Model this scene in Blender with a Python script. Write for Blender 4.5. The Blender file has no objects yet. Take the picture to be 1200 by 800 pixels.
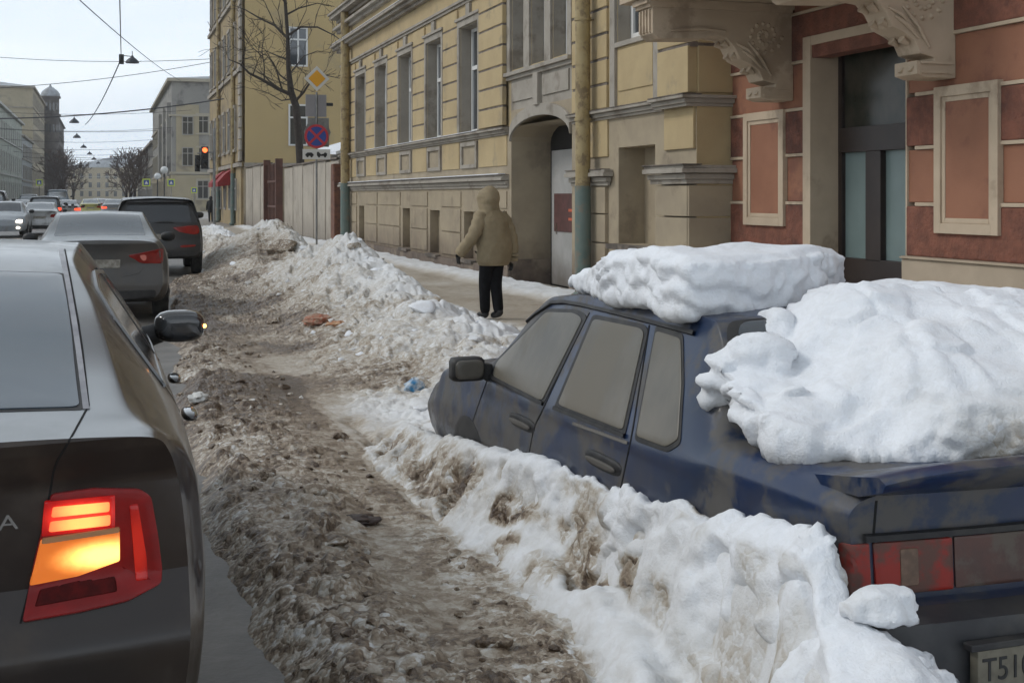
import bpy, bmesh, math, random
import numpy as np
from mathutils import Vector, Matrix
from mathutils.bvhtree import BVHTree

# World frame: X = metres to the right of the camera across the street, Y = metres along the street, Z up.
FPX, VPX, HY, CAMH = 1500.0, 120.0, 230.0, 1.7
TH = math.atan((600 - VPX) / FPX); CT, ST = math.cos(TH), math.sin(TH)
scene = bpy.context.scene
COL = scene.collection
rnd = random.Random(7)

# ------------------------------------------------------------------ camera, world, light
cam_data = bpy.data.cameras.new('camera'); cam = bpy.data.objects.new('camera', cam_data); COL.objects.link(cam)
cam.location = (0, 0, CAMH); cam.rotation_euler = (math.radians(90), 0, -TH)
cam_data.sensor_width = 36; cam_data.lens = 36 * FPX / 1200; cam_data.shift_y = -(400 - HY) / 1200
cam_data.clip_start = 0.05; cam_data.clip_end = 6000
scene.camera = cam
SUN_EL, SUN_AZ = math.radians(42), math.radians(285)
world = bpy.data.worlds.new('World'); scene.world = world; world.use_nodes = True
wn = world.node_tree; wn.nodes.clear()
def wnode(t, **k):
    n = wn.nodes.new(t)
    for a, b in k.items(): setattr(n, a, b)
    return n
sky = wnode('ShaderNodeTexSky', sky_type='NISHITA', sun_disc=False, sun_elevation=SUN_EL, sun_rotation=SUN_AZ, air_density=1.0, dust_density=2.0)
tc = wnode('ShaderNodeTexCoord'); mp = wnode('ShaderNodeMapping'); mp.inputs['Scale'].default_value = (1.2, 1.2, 4.5)
nz = wnode('ShaderNodeTexNoise'); nz.inputs['Scale'].default_value = 1.6; nz.inputs['Detail'].default_value = 6; nz.inputs['Roughness'].default_value = .55
cr = wnode('ShaderNodeValToRGB'); cr.color_ramp.elements[0].position = .3; cr.color_ramp.elements[1].position = .72
cr.color_ramp.elements[0].color = (4.7, 5.45, 6.3, 1); cr.color_ramp.elements[1].color = (6.8, 7.15, 7.4, 1)
mx = wnode('ShaderNodeMix', data_type='RGBA'); mx.inputs[0].default_value = .9
bg = wnode('ShaderNodeBackground'); bg.inputs['Strength'].default_value = .1
ow = wnode('ShaderNodeOutputWorld')
L_ = wn.links.new
L_(tc.outputs['Generated'], mp.inputs['Vector']); L_(mp.outputs[0], nz.inputs['Vector']); L_(nz.outputs[0], cr.inputs[0])
# the overcast is brighter low over the street than overhead
sx = wnode('ShaderNodeSeparateXYZ'); L_(tc.outputs['Generated'], sx.inputs[0])
er = wnode('ShaderNodeMapRange', interpolation_type='SMOOTHSTEP'); er.inputs['From Min'].default_value = .02; er.inputs['From Max'].default_value = .55; er.inputs['To Min'].default_value = 1.85; er.inputs['To Max'].default_value = 1.0; L_(sx.outputs[2], er.inputs[0])
vm = wnode('ShaderNodeVectorMath', operation='SCALE'); L_(cr.outputs[0], vm.inputs[0]); L_(er.outputs[0], vm.inputs['Scale'])
L_(sky.outputs[0], mx.inputs[6]); L_(vm.outputs[0], mx.inputs[7]); L_(mx.outputs[2], bg.inputs[0]); L_(bg.outputs[0], ow.inputs[0])
sd = bpy.data.lights.new('sun', 'SUN'); sd.energy = 1.15; sd.angle = math.radians(14); sd.color = (1, .97, .93)
so = bpy.data.objects.new('sun', sd); COL.objects.link(so)
so.rotation_euler = (math.radians(90) - SUN_EL, 0, math.radians(180) - SUN_AZ)
scene.view_settings.view_transform = 'Standard'; scene.view_settings.look = 'None'
scene.view_settings.exposure = .02
scene.cycles.max_bounces = 7; scene.cycles.diffuse_bounces = 3; scene.cycles.glossy_bounces = 3; scene.cycles.volume_bounces = 0; scene.cycles.adaptive_threshold = .03; scene.view_settings.gamma = 1

# ------------------------------------------------------------------ small helpers
def DL(px, L):                                  # depth of a point seen at column px on the line at lateral distance L
    return FPX * (L / CT) / (px - VPX)
def TL(px, L): return (DL(px, L) - L * ST) / CT
def ZD(py, D): return CAMH - (py - HY) * D / FPX
def at(px, py, D):
    xc = (px - 600) * D / FPX
    return Vector((xc * CT + D * ST, -xc * ST + D * CT, ZD(py, D)))
def ray(px, py):
    v = at(px, py, 1.0) - Vector((0, 0, CAMH)); return v.normalized()

def h2(xi, yi, seed):
    h = (xi.astype(np.int64) * 374761393 + yi.astype(np.int64) * 668265263 + seed * 144269504) & 0xffffffff
    h = ((h ^ (h >> 13)) * 1274126177) & 0xffffffff
    h = ((h ^ (h >> 15)) * 2246822519) & 0xffffffff
    return ((h ^ (h >> 16)) & 0xffffff) / float(0xffffff)
def vn2(x, y, seed=0):
    xi, yi = np.floor(x), np.floor(y); fx, fy = x - xi, y - yi
    fx = fx * fx * (3 - 2 * fx); fy = fy * fy * (3 - 2 * fy)
    a = h2(xi, yi, seed); b = h2(xi + 1, yi, seed); c = h2(xi, yi + 1, seed); d = h2(xi + 1, yi + 1, seed)
    return (a + (b - a) * fx + (c - a) * fy + (a - b - c + d) * fx * fy) * 2 - 1
def fb2(x, y, seed=0, o=4, g=.5):
    s = 0; a = 1; n = 0
    for i in range(o):
        ang = .6 * i + .3; c, q = math.cos(ang), math.sin(ang)
        s = s + a * vn2((x * c - y * q) * 2 ** i, (x * q + y * c) * 2 ** i, seed + i * 17); n += a; a *= g
    return s / n
def worley(x, y, seed=0):
    """nearest-cell distance, cell value, edge distance, offset to the cell point"""
    xi, yi = np.floor(x), np.floor(y); best = np.full(x.shape, 9.0); sec_ = np.full(x.shape, 9.0); val = np.zeros(x.shape); ox = np.zeros(x.shape); oy = np.zeros(x.shape); v2 = np.zeros(x.shape)
    for dx in (-1, 0, 1):
        for dy in (-1, 0, 1):
            cx, cy = xi + dx, yi + dy; r1 = h2(cx, cy, seed); r2 = h2(cx, cy, seed + 5)
            qx, qy = cx + r1 - x, cy + r2 - y
            d = np.sqrt(qx ** 2 + qy ** 2); m = d < best
            sec_ = np.where(m, best, np.minimum(sec_, d))
            best = np.where(m, d, best); val = np.where(m, (r1 * 7.3 + r2 * 3.7) % 1, val); v2 = np.where(m, (r1 * 5.1 + r2 * 9.7) % 1, v2); ox = np.where(m, qx, ox); oy = np.where(m, qy, oy)
    return best, val, sec_ - best, ox, oy, v2
def slabs(x, y, seed, edge=.22, tilt=.8):
    """broken, tilted crust blocks: 0 in the cracks, up to about 1 on the blocks"""
    f, v, e, ox, oy, v2 = worley(x, y, seed); a = v2 * 6.283
    return sst(0, edge, e) * (.25 + .75 * v + tilt * (ox * np.cos(a) + oy * np.sin(a))), v, e
def worley3(p, seed=0):
    i = np.floor(p); best = np.full(len(p), 9.0); sec_ = np.full(len(p), 9.0); val = np.zeros(len(p)); off = np.zeros_like(p)
    for dx in (-1, 0, 1):
        for dy in (-1, 0, 1):
            for dz in (-1, 0, 1):
                c = i + np.array([dx, dy, dz]); k0 = c[:, 0] + c[:, 2] * 57; k1 = c[:, 1] + c[:, 2] * 131; r = np.stack([h2(k0, k1, seed), h2(k0, k1, seed + 5), h2(k0, k1, seed + 8)], 1); q = c + r - p
                d = np.sqrt((q ** 2).sum(1)); m = d < best; sec_ = np.where(m, best, np.minimum(sec_, d)); best = np.where(m, d, best); val = np.where(m, r[:, 0], val); off = np.where(m[:, None], q, off)
    return best, val, sec_ - best, off
def sst(a, b, x):
    k = np.clip((x - a) / (b - a), 0, 1); return k * k * (3 - 2 * k)
def vn3(p, seed=0):
    i = np.floor(p); f = p - i; f = f * f * (3 - 2 * f); r = 0
    for dz in (0, 1):
        for dy in (0, 1):
            for dx in (0, 1):
                w = (f[:, 0] if dx else 1 - f[:, 0]) * (f[:, 1] if dy else 1 - f[:, 1]) * (f[:, 2] if dz else 1 - f[:, 2])
                r = r + w * h2(i[:, 0] + dx + (i[:, 2] + dz) * 57, i[:, 1] + dy + (i[:, 2] + dz) * 131, seed)
    return r * 2 - 1
def fb3(p, seed=0, o=4, g=.5):
    s = 0; a = 1; n = 0
    for k in range(o): s = s + a * vn3(p * 2 ** k + k * 3.7, seed + k * 13); n += a; a *= g
    return s / n

# ------------------------------------------------------------------ materials
MATS = {}
def mat(name, c1, c2=None, rough=.7, scale=3.0, dirt=None, dirt_amt=.0, bump=0.0, bscale=40.0, spec=.5, metal=0.0, emit=None, estr=0, ior=1.5, stretch=(1, 1, 1), coat=0, low_dirt=None, up=None, dscale=1.3):
    """Principled with a two-colour noise mix, an optional dirt colour by noise, optional grime towards the foot, optional second colour on upward faces."""
    if name in MATS: return MATS[name]
    m = bpy.data.materials.new(name); m.use_nodes = True; nt = m.node_tree; nd = nt.nodes; lk = nt.links.new
    b = nd['Principled BSDF']; b.inputs['Roughness'].default_value = rough; b.inputs['Metallic'].default_value = metal
    b.inputs['Specular IOR Level'].default_value = spec; b.inputs['IOR'].default_value = ior; b.inputs['Coat Weight'].default_value = coat
    b.inputs['Coat Roughness'].default_value = .06
    c1 = tuple(c1) + (1,)
    if emit:
        b.inputs['Emission Color'].default_value = tuple(emit) + (1,); b.inputs['Emission Strength'].default_value = estr
    t = nd.new('ShaderNodeTexCoord'); mpp = nd.new('ShaderNodeMapping'); mpp.inputs['Scale'].default_value = stretch
    lk(t.outputs['Object'], mpp.inputs[0]); vec = mpp.outputs[0]
    def noise(sc, det=5, r=.6):
        n = nd.new('ShaderNodeTexNoise'); n.inputs['Scale'].default_value = sc; n.inputs['Detail'].default_value = det; n.inputs['Roughness'].default_value = r
        lk(vec, n.inputs['Vector']); return n.outputs['Fac']
    def ramp(sock, a, c):
        r = nd.new('ShaderNodeMapRange'); r.interpolation_type = 'SMOOTHSTEP'; r.inputs['From Min'].default_value = a; r.inputs['From Max'].default_value = c
        lk(sock, r.inputs['Value']); return r.outputs['Result']
    def mix(f, a, c):
        x = nd.new('ShaderNodeMix'); x.data_type = 'RGBA'
        for s, v in ((x.inputs[0], f), (x.inputs[6], a), (x.inputs[7], c)):
            if isinstance(v, (int, float)): s.default_value = v
            elif isinstance(v, tuple): s.default_value = v if len(v) == 4 else v + (1,)
            else: lk(v, s)
        return x.outputs[2]
    def mth(op, a, c):
        x = nd.new('ShaderNodeMath'); x.operation = op
        for i, v in enumerate((a, c)):
            if isinstance(v, (int, float)): x.inputs[i].default_value = v
            else: lk(v, x.inputs[i])
        return x.outputs[0]
    cur = c1; rsock = None
    if c2: cur = mix(ramp(noise(scale), .35, .65), c1, tuple(c2))
    if dirt:
        f = ramp(noise(dscale, 8, .65), .62 - dirt_amt * .35, .72 - dirt_amt * .25)
        f = mth('MULTIPLY', f, .85); cur = mix(f, cur, tuple(dirt)); rsock = f
    if low_dirt:                                # (colour, z_full, z_none)
        sp = nd.new('ShaderNodeSeparateXYZ'); lk(t.outputs['Object'], sp.inputs[0])
        z = mth('ADD', sp.outputs[2], mth('MULTIPLY', mth('SUBTRACT', noise(2.2, 8, .7), .5), (low_dirt[2] - low_dirt[1]) * 1.4))
        f = ramp(z, low_dirt[2], low_dirt[1])
        r = nd.new('ShaderNodeMapRange'); r.inputs['From Min'].default_value = low_dirt[2]; r.inputs['From Max'].default_value = low_dirt[1]; lk(z, r.inputs['Value'])
        cur = mix(mth('MULTIPLY', r.outputs['Result'], .9), cur, tuple(low_dirt[0]))
    if up:                                      # (colour, amount) second colour mixed in on upward faces
        g = nd.new('ShaderNodeNewGeometry'); sp = nd.new('ShaderNodeSeparateXYZ'); lk(g.outputs['Normal'], sp.inputs[0])
        f = mth('MULTIPLY', ramp(sp.outputs[2], up[2] if len(up) > 2 else .6, up[3] if len(up) > 3 else .95), up[1])
        cur = mix(f, cur, tuple(up[0]))
    if isinstance(cur, tuple): b.inputs['Base Color'].default_value = cur
    else: lk(cur, b.inputs['Base Color'])
    if rsock is not None:
        r = nd.new('ShaderNodeMapRange'); r.inputs['To Min'].default_value = rough; r.inputs['To Max'].default_value = max(rough, .75); lk(rsock, r.inputs['Value']); lk(r.outputs[0], b.inputs['Roughness'])
    if bump:
        bp = nd.new('ShaderNodeBump'); bp.inputs['Strength'].default_value = 1; bp.inputs['Distance'].default_value = bump
        lk(noise(bscale, 6, .65), bp.inputs['Height']); lk(bp.outputs[0], b.inputs['Normal'])
    MATS[name] = m; return m

# ------------------------------------------------------------------ objects
ORG = {}
def tag(o, label=None, cat=None, group=None, kind=None):
    if label: o['label'] = label
    if cat: o['category'] = cat
    if group: o['group'] = group
    if kind: o['kind'] = kind
    return o
def empty(name, loc, label, cat, group=None, rz=0):
    o = bpy.data.objects.new(name, None); COL.objects.link(o); o.location = loc; o.rotation_euler[2] = rz; o.empty_display_size = .1
    ORG[o.name] = Vector(loc); return tag(o, label, cat, group)
def mesh_obj(name, verts, faces, m, parent=None, smooth=None, local=False):
    """Link one mesh. verts are in world space unless local (or the thing is rotated: then always pass local)."""
    me = bpy.data.meshes.new(name)
    off = ORG[parent.name] if (parent is not None and not local) else Vector((0, 0, 0))
    if isinstance(verts, np.ndarray): verts = verts.tolist()
    me.from_pydata([(v[0] - off[0], v[1] - off[1], v[2] - off[2]) for v in verts], [], faces)
    ms = m if isinstance(m, (list, tuple)) else [m]
    for x in ms: me.materials.append(x)
    o = bpy.data.objects.new(name, me); COL.objects.link(o)
    if parent is not None: o.parent = parent; ORG[o.name] = off if not local else Vector((0, 0, 0))
    else: ORG[o.name] = Vector((0, 0, 0))
    if smooth is not None:
        me.polygons.foreach_set('use_smooth', [True] * len(me.polygons))
        if smooth < 180: me.set_sharp_from_angle(angle=math.radians(smooth))
    me.update(); return o
class MB:
    def __init__(s): s.v = []; s.f = []; s.mi = []; s.m = 0
    def box(s, x0, x1, y0, y1, z0, z1):
        n = len(s.v)
        if x0 > x1: x0, x1 = x1, x0
        if y0 > y1: y0, y1 = y1, y0
        s.v += [(x0, y0, z0), (x1, y0, z0), (x1, y1, z0), (x0, y1, z0), (x0, y0, z1), (x1, y0, z1), (x1, y1, z1), (x0, y1, z1)]
        for q in ((0, 3, 2, 1), (4, 5, 6, 7), (0, 1, 5, 4), (1, 2, 6, 5), (2, 3, 7, 6), (3, 0, 4, 7)): s.f.append([n + i for i in q]); s.mi.append(s.m)
        return s
    def poly(s, pts):
        n = len(s.v); s.v += [tuple(p) for p in pts]; s.f.append(list(range(n, n + len(pts)))); s.mi.append(s.m); return s
    def prism(s, pts, d):                        # polygon (3d points) extruded by vector d
        n = len(s.v); k = len(pts); d = Vector(d)
        s.v += [tuple(p) for p in pts] + [tuple(Vector(p) + d) for p in pts]
        s.f.append([n + i for i in range(k)][::-1]); s.f.append([n + k + i for i in range(k)]); s.mi += [s.m] * 2
        for i in range(k):
            j = (i + 1) % k; s.f.append([n + i, n + j, n + k + j, n + k + i]); s.mi.append(s.m)
        return s
    def tube(s, pts, r, n=8, cap=True):
        pts = [Vector(p) for p in pts]; rs = r if isinstance(r, (list, tuple)) else [r] * len(pts)
        base = len(s.v); up = Vector((0, 0, 1))
        for i, p in enumerate(pts):
            d = (pts[min(i + 1, len(pts) - 1)] - pts[max(i - 1, 0)]).normalized()
            a = d.cross(up)
            if a.length < .05: a = d.cross(Vector((1, 0, 0)))
            a.normalize(); b = d.cross(a)
            for k in range(n):
                t = 2 * math.pi * k / n; s.v.append(tuple(p + (a * math.cos(t) + b * math.sin(t)) * rs[i]))
        for i in range(len(pts) - 1):
            for k in range(n):
                k2 = (k + 1) % n; s.f.append([base + i * n + k, base + i * n + k2, base + (i + 1) * n + k2, base + (i + 1) * n + k]); s.mi.append(s.m)
        if cap:
            s.f.append([base + k for k in range(n)][::-1]); s.f.append([base + (len(pts) - 1) * n + k for k in range(n)]); s.mi += [s.m] * 2
        return s
    def build(s, name, m, parent=None, smooth=None, bevel=0, local=False):
        o = mesh_obj(name, s.v, s.f, m, parent, None, local)
        o.data.polygons.foreach_set('material_index', s.mi)
        bm = bmesh.new(); bm.from_mesh(o.data); bmesh.ops.recalc_face_normals(bm, faces=bm.faces)
        if bevel: bmesh.ops.bevel(bm, geom=[e for e in bm.edges if e.is_manifold], offset=bevel, segments=2, affect='EDGES', profile=.6)
        bm.to_mesh(o.data); bm.free()
        if smooth is not None:
            o.data.polygons.foreach_set('use_smooth', [True] * len(o.data.polygons)); o.data.set_sharp_from_angle(angle=math.radians(smooth))
        return o
def kids(o): return list(o.children)
def copy_tree(o, parent=None):
    c = o.copy(); COL.objects.link(c); c.parent = parent; ORG[c.name] = Vector((0, 0, 0))
    for ch in kids(o): copy_tree(ch, c)
    return c
def text_mesh(txt, size, ext):
    cu = bpy.data.curves.new('lettering', 'FONT'); cu.body = txt; cu.size = size; cu.extrude = ext; cu.align_x = 'CENTER'; cu.align_y = 'CENTER'
    o = bpy.data.objects.new('lettering', cu); COL.objects.link(o); dg = bpy.context.evaluated_depsgraph_get(); dg.update()
    me = bpy.data.meshes.new_from_object(o.evaluated_get(dg)); vs = [tuple(v.co) for v in me.vertices]; fs = [list(p.vertices) for p in me.polygons]
    bpy.data.objects.remove(o); bpy.data.meshes.remove(me); return vs, fs

# ------------------------------------------------------------------ palette
M_snow_bank = None
YEL = mat('yellow_stucco', (.475, .368, .202), (.42, .32, .175), .85, 1.2, dirt=(.32, .26, .165), dirt_amt=.22, bump=.003, bscale=60)
BEI = mat('beige_stucco', (.37, .305, .21), (.31, .255, .18), .88, 1.5, dirt=(.24, .195, .14), dirt_amt=.2, bump=.003, bscale=60, low_dirt=((.13, .095, .07), .15, 1.0))
GRY = mat('grey_stucco_trim', (.36, .325, .275), (.31, .28, .235), .85, 2, dirt=(.2, .17, .135), dirt_amt=.35, bump=.002, bscale=80)
SOOT = mat('sooty_ledge', (.14, .115, .095), (.22, .185, .15), .9, 5, dirt=(.07, .06, .05), dirt_amt=.4)
PLN = mat('stained_plinth', (.17, .13, .10), (.11, .085, .068), .9, 2.5, dirt=(.25, .2, .15), dirt_amt=.3, bump=.006, bscale=25)
WFR = mat('white_window_frame', (.7, .7, .68), rough=.5)
GLS = mat('window_glass', (.03, .036, .042), (.05, .055, .06), .06, .8, spec=.9, ior=1.6)
SNOWM = mat('snow_cap', (.80, .83, .87), (.7, .73, .77), .8, 6, bump=.01, bscale=18)
BLK = mat('black_plastic', (.014, .014, .015), (.03, .029, .028), .55, 8)
# ------------------------------------------------------------------ ground, road, pavement, roadside snow
def sheet(name, x0, x1, y0, y1, z, m, kind='structure', parent=None):
    o = mesh_obj(name, [(x0, y0, z), (x1, y0, z), (x1, y1, z), (x0, y1, z)], [[0, 1, 2, 3]], m, parent); tag(o, kind=kind); return o
GRD = mat('packed_snow_ground', (.42, .41, .40), (.30, .285, .265), .85, .35, bump=.01, bscale=5)
ROAD = mat('wet_slushy_asphalt', (.10, .094, .086), (.165, .153, .138), .45, 1.6, dirt=(.22, .21, .195), dirt_amt=.25, bump=.006, bscale=22, dscale=3.5)
tag(sheet('ground', -1500, 1500, -60, 3500, -.04, GRD), 'packed snow ground stretching away beyond the street', None)
tag(sheet('road', -11.5, 4.0, -40, 1400, 0.0, ROAD), 'wet slushy asphalt street between the parked cars and far facades', None)
PAVE = mat('icy_pavement', (.30, .275, .24), (.22, .2, .175), .6, 2.5, bump=.004, bscale=30)
def slab(name, x0, x1, y0, y1, z0, z1, m, label):
    o = MB().box(x0, x1, y0, y1, z0, z1).build(name, m); return tag(o, label, kind='structure')
slab('pavement', 4.18, 7.9, -40, 69.8, -.03, .06, PAVE, 'icy pavement along the yellow and red facades')
slab('pavement', 4.18, 7.25, 69.8, 96, -.03, .06, PAVE, 'far pavement beyond the yellow end wall')
slab('pavement', 4.18, 7.25, 146, 700, -.03, .06, PAVE, 'pavement beyond the crossroads')
slab('pavement', -14, -11.6, -40, 700, -.03, .12, PAVE, 'pavement on the far side of the street')
KRB = mat('granite_kerb', (.2, .19, .18), (.13, .125, .12), .8, 6)
slab('kerb', 4.0, 4.18, -40, 96, -.03, .1, KRB, 'granite kerb under the roadside snow')
slab('kerb', -11.6, -11.45, -40, 700, -.03, .14, KRB, 'granite kerb on the far side of the street')

# snow sheet: material driven by a dirt attribute
def snow_mat(name):
    m = bpy.data.materials.new(name); m.use_nodes = True; nt = m.node_tree; nd = nt.nodes; lk = nt.links.new
    b = nd['Principled BSDF']; at_ = nd.new('ShaderNodeAttribute'); at_.attribute_name = 'dirt'; t = nd.new('ShaderNodeTexCoord')
    def noise(sc, det=6, r=.65, w=None):
        n = nd.new('ShaderNodeTexNoise'); n.inputs['Scale'].default_value = sc; n.inputs['Detail'].default_value = det; n.inputs['Roughness'].default_value = r
        lk(t.outputs['Object'], n.inputs['Vector']); return n.outputs['Fac']
    def mth(op, a, c, d=None):
        x = nd.new('ShaderNodeMath'); x.operation = op
        for i, v in enumerate((a, c, d)):
            if v is None: continue
            if isinstance(v, (int, float)): x.inputs[i].default_value = v
            else: lk(v, x.inputs[i])
        return x.outputs[0]
    n1 = noise(7); n2 = noise(60, 4)
    dm = nd.new('ShaderNodeMix'); dm.data_type = 'VECTOR'; dm.inputs[0].default_value = .06
    nn0 = nd.new('ShaderNodeTexNoise'); nn0.inputs['Scale'].default_value = 14; lk(t.outputs['Object'], nn0.inputs['Vector']); lk(t.outputs['Object'], dm.inputs[4]); lk(nn0.outputs['Color'], dm.inputs[5])
    def vor(sc):
        v = nd.new('ShaderNodeTexVoronoi'); v.inputs['Scale'].default_value = sc; lk(dm.outputs[1], v.inputs['Vector'])
        sp = nd.new('ShaderNodeSeparateColor'); lk(v.outputs['Color'], sp.inputs[0]); return sp.outputs[0], v.outputs['Distance']
    vc1, vd1 = vor(22); vc2, vd2 = vor(52)
    nn = mth('ADD', mth('MULTIPLY', mth('SUBTRACT', n1, .5), .8), mth('MULTIPLY', mth('SUBTRACT', n2, .5), .5))
    nn = mth('ADD', nn, mth('ADD', mth('MULTIPLY', mth('SUBTRACT', vc1, .55), .42), mth('MULTIPLY', mth('SUBTRACT', vc2, .55), .36)))
    mr = nd.new('ShaderNodeMapRange'); mr.inputs['From Min'].default_value = .15; mr.inputs['From Max'].default_value = .7; mr.inputs['To Min'].default_value = .10; mr.inputs['To Max'].default_value = 1.15
    lk(at_.outputs['Fac'], mr.inputs['Value'])
    ca = nd.new('ShaderNodeAttribute'); ca.attribute_name = 'calm'; cal = mth('SUBTRACT', 1.0, mth('MULTIPLY', ca.outputs['Fac'], .82))
    w = mth('MULTIPLY', mth('MULTIPLY', nn, mr.outputs[0]), cal)
    f = mth('ADD', at_.outputs['Fac'], w)
    cr = nd.new('ShaderNodeValToRGB'); e = cr.color_ramp.elements
    e[0].position = .0; e[0].color = (.80, .825, .86, 1); e[1].position = 1; e[1].color = (.070, .046, .029, 1)
    for p, c in ((.18, (.63, .63, .62)), (.38, (.43, .385, .32)), (.58, (.26, .205, .148)), (.8, (.135, .096, .064))):
        x = e.new(p); x.color = c + (1,)
    lk(f, cr.inputs[0]); lk(cr.outputs[0], b.inputs['Base Color'])
    r = nd.new('ShaderNodeMapRange'); r.inputs['To Min'].default_value = .85; r.inputs['To Max'].default_value = .33; lk(f, r.inputs['Value']); lk(r.outputs[0], b.inputs['Roughness'])
    b.inputs['Specular IOR Level'].default_value = .4
    bp = nd.new('ShaderNodeBump'); bp.inputs['Strength'].default_value = 1; bp.inputs['Distance'].default_value = .011
    mm = mth('MULTIPLY', mth('ADD', vd1, mth('MULTIPLY', vd2, .5)), mth('MULTIPLY', mth('MULTIPLY', mr.outputs[0], cal), -1.0))
    lk(mth('ADD', mth('ADD', mth('MULTIPLY', noise(30, 3, .5), .35), mth('MULTIPLY', noise(120, 3, .6), .22)), mm), bp.inputs['Height']); lk(bp.outputs[0], b.inputs['Normal'])
    return m
SNOW = snow_mat('dirty_street_snow')

CAR_L0, CAR_L1, CAR_T0, CAR_T1 = 2.02, 3.68, 3.22, 7.5
def lerp_tab(x, tab):
    xs, ys = zip(*tab); return np.interp(x, xs, ys)
def ground(L, T, calm=False, coarse=False):
    """height of the roadside snow and its dirt value (0 clean .. 1 mud)"""
    L = np.asarray(L, float); T = np.asarray(T, float)
    w = fb2(L / .9, T / 1.3, 3, 4); w2 = fb2(L / .35, T / .5, 11, 4); w3 = fb2(L / .12, T / .15, 23, 3)
    Lw = L + .12 * w + .05 * w2
    edge = lerp_tab(T, [(-6, .5), (5.0, .52), (6.5, .42), (9, .36), (14, .6), (24, .95), (27, 1.3), (29, 2.15), (45, 2.3), (70, 2.6)])
    edge = edge + .09 * fb2(T / .9, T * 0 + 4.2, 8, 3)
    a = sst(0, .34, Lw - edge)
    near = 1 - sst(9, 16, T)
    ridge = near * np.exp(-((Lw - 1.0) / .38) ** 2) * (.032 + .035 * w)
    z = -.03 + a * (.075 + .035 * near) + ridge
    path = np.exp(-((Lw - 1.62) / .48) ** 2) * sst(5.0, 7.5, T) * (1 - sst(13, 20, T))
    path = np.maximum(path, .85 * np.exp(-((Lw - 1.30) / .22) ** 2) * sst(3.9, 4.8, T) * (1 - sst(6.2, 7.5, T)))
    z = z - .03 * path * a
    # white bank pushed against the buried car: a low broken apron, then steep blocks against the doors
    hc = lerp_tab(T, [(-6, .2), (1.2, .18), (2.2, .26), (2.75, .34), (3.12, .47), (3.28, .62), (3.6, .60), (3.9, .57), (4.4, .53), (5.2, .47), (6.0, .37), (6.6, .31), (7.2, .28), (7.8, .20), (8.4, .16), (9.2, .05), (11, 0), (90, 0)])
    wig = .07 * fb2(T / .45, T * 0 + 1.2, 31, 3)
    lo = lerp_tab(T, [(-6, 1.1), (2.4, 1.30), (3.0, 1.40), (3.6, 1.52), (4.5, 1.60), (5.5, 1.66), (6.5, 1.58), (8, 1.58), (12, 1.7)]) + wig
    lr = lerp_tab(T, [(-6, 1.4), (2.4, 1.55), (3.0, 1.66), (3.4, 1.78), (4.0, 1.84), (5.0, 1.86), (5.6, 1.78), (7, 1.74), (9, 1.8)]) + wig * .8 + .05 * fb2(T / .16, T * 0 + 7.7, 33, 2)
    Lq = L + .05 * w + .05 * w2; u0 = Lq - lo; ur = Lq + .02 * w3 - lr
    apron = sst(0, .16, u0); up = sst(-.02, .15, ur)
    Lc = L + .035 * (T - 3.24); inside = sst(2.04, 2.14, Lc) * sst(3.12, 3.25, T) * (1 - sst(7.85, 8.1, T)) * (1 - sst(3.62, 3.8, Lc))
    back = 1 - .85 * sst(1.95, 2.5, L) * (1 - sst(3.1, 3.4, T))
    isb = (1 - sst(8.4, 9.8, T))
    slope = .80 + .20 * sst(.0, .35, ur)
    bank = (np.minimum(.10, hc * .3) * apron + np.maximum(hc - .10, hc * .7) * up * slope) * back
    bil = 1 - np.abs(fb2(L / .26 + .3 * w2, T / .30, 141, 2)) * 2.2; bil2 = 1 - np.abs(fb2(L / .11 + .2 * w3, T / .13, 151, 2)) * 2.2
    cut = np.exp(-((ur + .05) / .05) ** 2) * sst(-.15, .3, fb2(T / .5 + 3.1, T * 0 + .5, 65, 3)) * isb * sst(2.4, 2.9, T)
    lump = isb * apron * (1 - inside)
    lump = lump * (0.5 if not coarse else 1.0)
    z = z + isb * bank - cut * .10 + lump * (.030 + .03 * sst(4.6, 5.6, T) * (1 - up)) * bil
    bmask = isb * apron * sst(1.9, 2.3, T)
    if not coarse: z = z - .09 * bmask * (1 - inside)
    fr = sst(8.0, 9.3, T + .4 * w) * sst(1.9, 2.9, Lw) * (1 - sst(3.9, 4.6, Lw))
    z = z + fr * (.15 + .12 * w + .04 * w2)
    for (l, t, sl, st_, h) in ((3.75, 21.0, .72, 3.2, .76), (3.65, 17.2, .62, 1.7, .36), (3.5, 14.2, .5, 1.3, .16), (4.05, 30.0, .6, 3.4, .72), (3.3, 33, .8, 5, .32), (2.95, 26.5, .5, 3.5, .22), (3.6, 12.5, .6, 1.6, .12), (3.7, 46, .7, 8, .35)):
        z = z + h * np.exp(-((Lw - l) / sl) ** 2 - ((T - t) / st_) ** 2) * (1 + .35 * w)
    walk = sst(4.75, 5.1, Lw)
    z = z * (1 - walk) + walk * (.085 + .02 * w)
    wall = sst(6.35, 6.75, L + .25 * fb2(T / 1.6, T * 0, 77, 3)); z = z + wall * (.09 + .05 * w2)
    z = np.where((L > 3.68) & (T < 8.0), .09 + .03 * w, z)
    z = z * (1 - inside) + .0 * inside
    # dirt
    u1 = L + .08 * w + .07 * w2 - lo
    d = np.where(T < 12, .62 * (1 - sst(-.06, .10, u1)) * near, 0) + (1 - near) * .48 * (1 - sst(1.9, 3.0, Lw)) + sst(8, 11, T) * (.30 * (1 - sst(3.1, 4.1, Lw + .4 * w2)) + .07) * (1 - walk)
    d = d - .16 * path * sst(.5, .7, d)
    d = np.maximum(d, path * .42)
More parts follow.
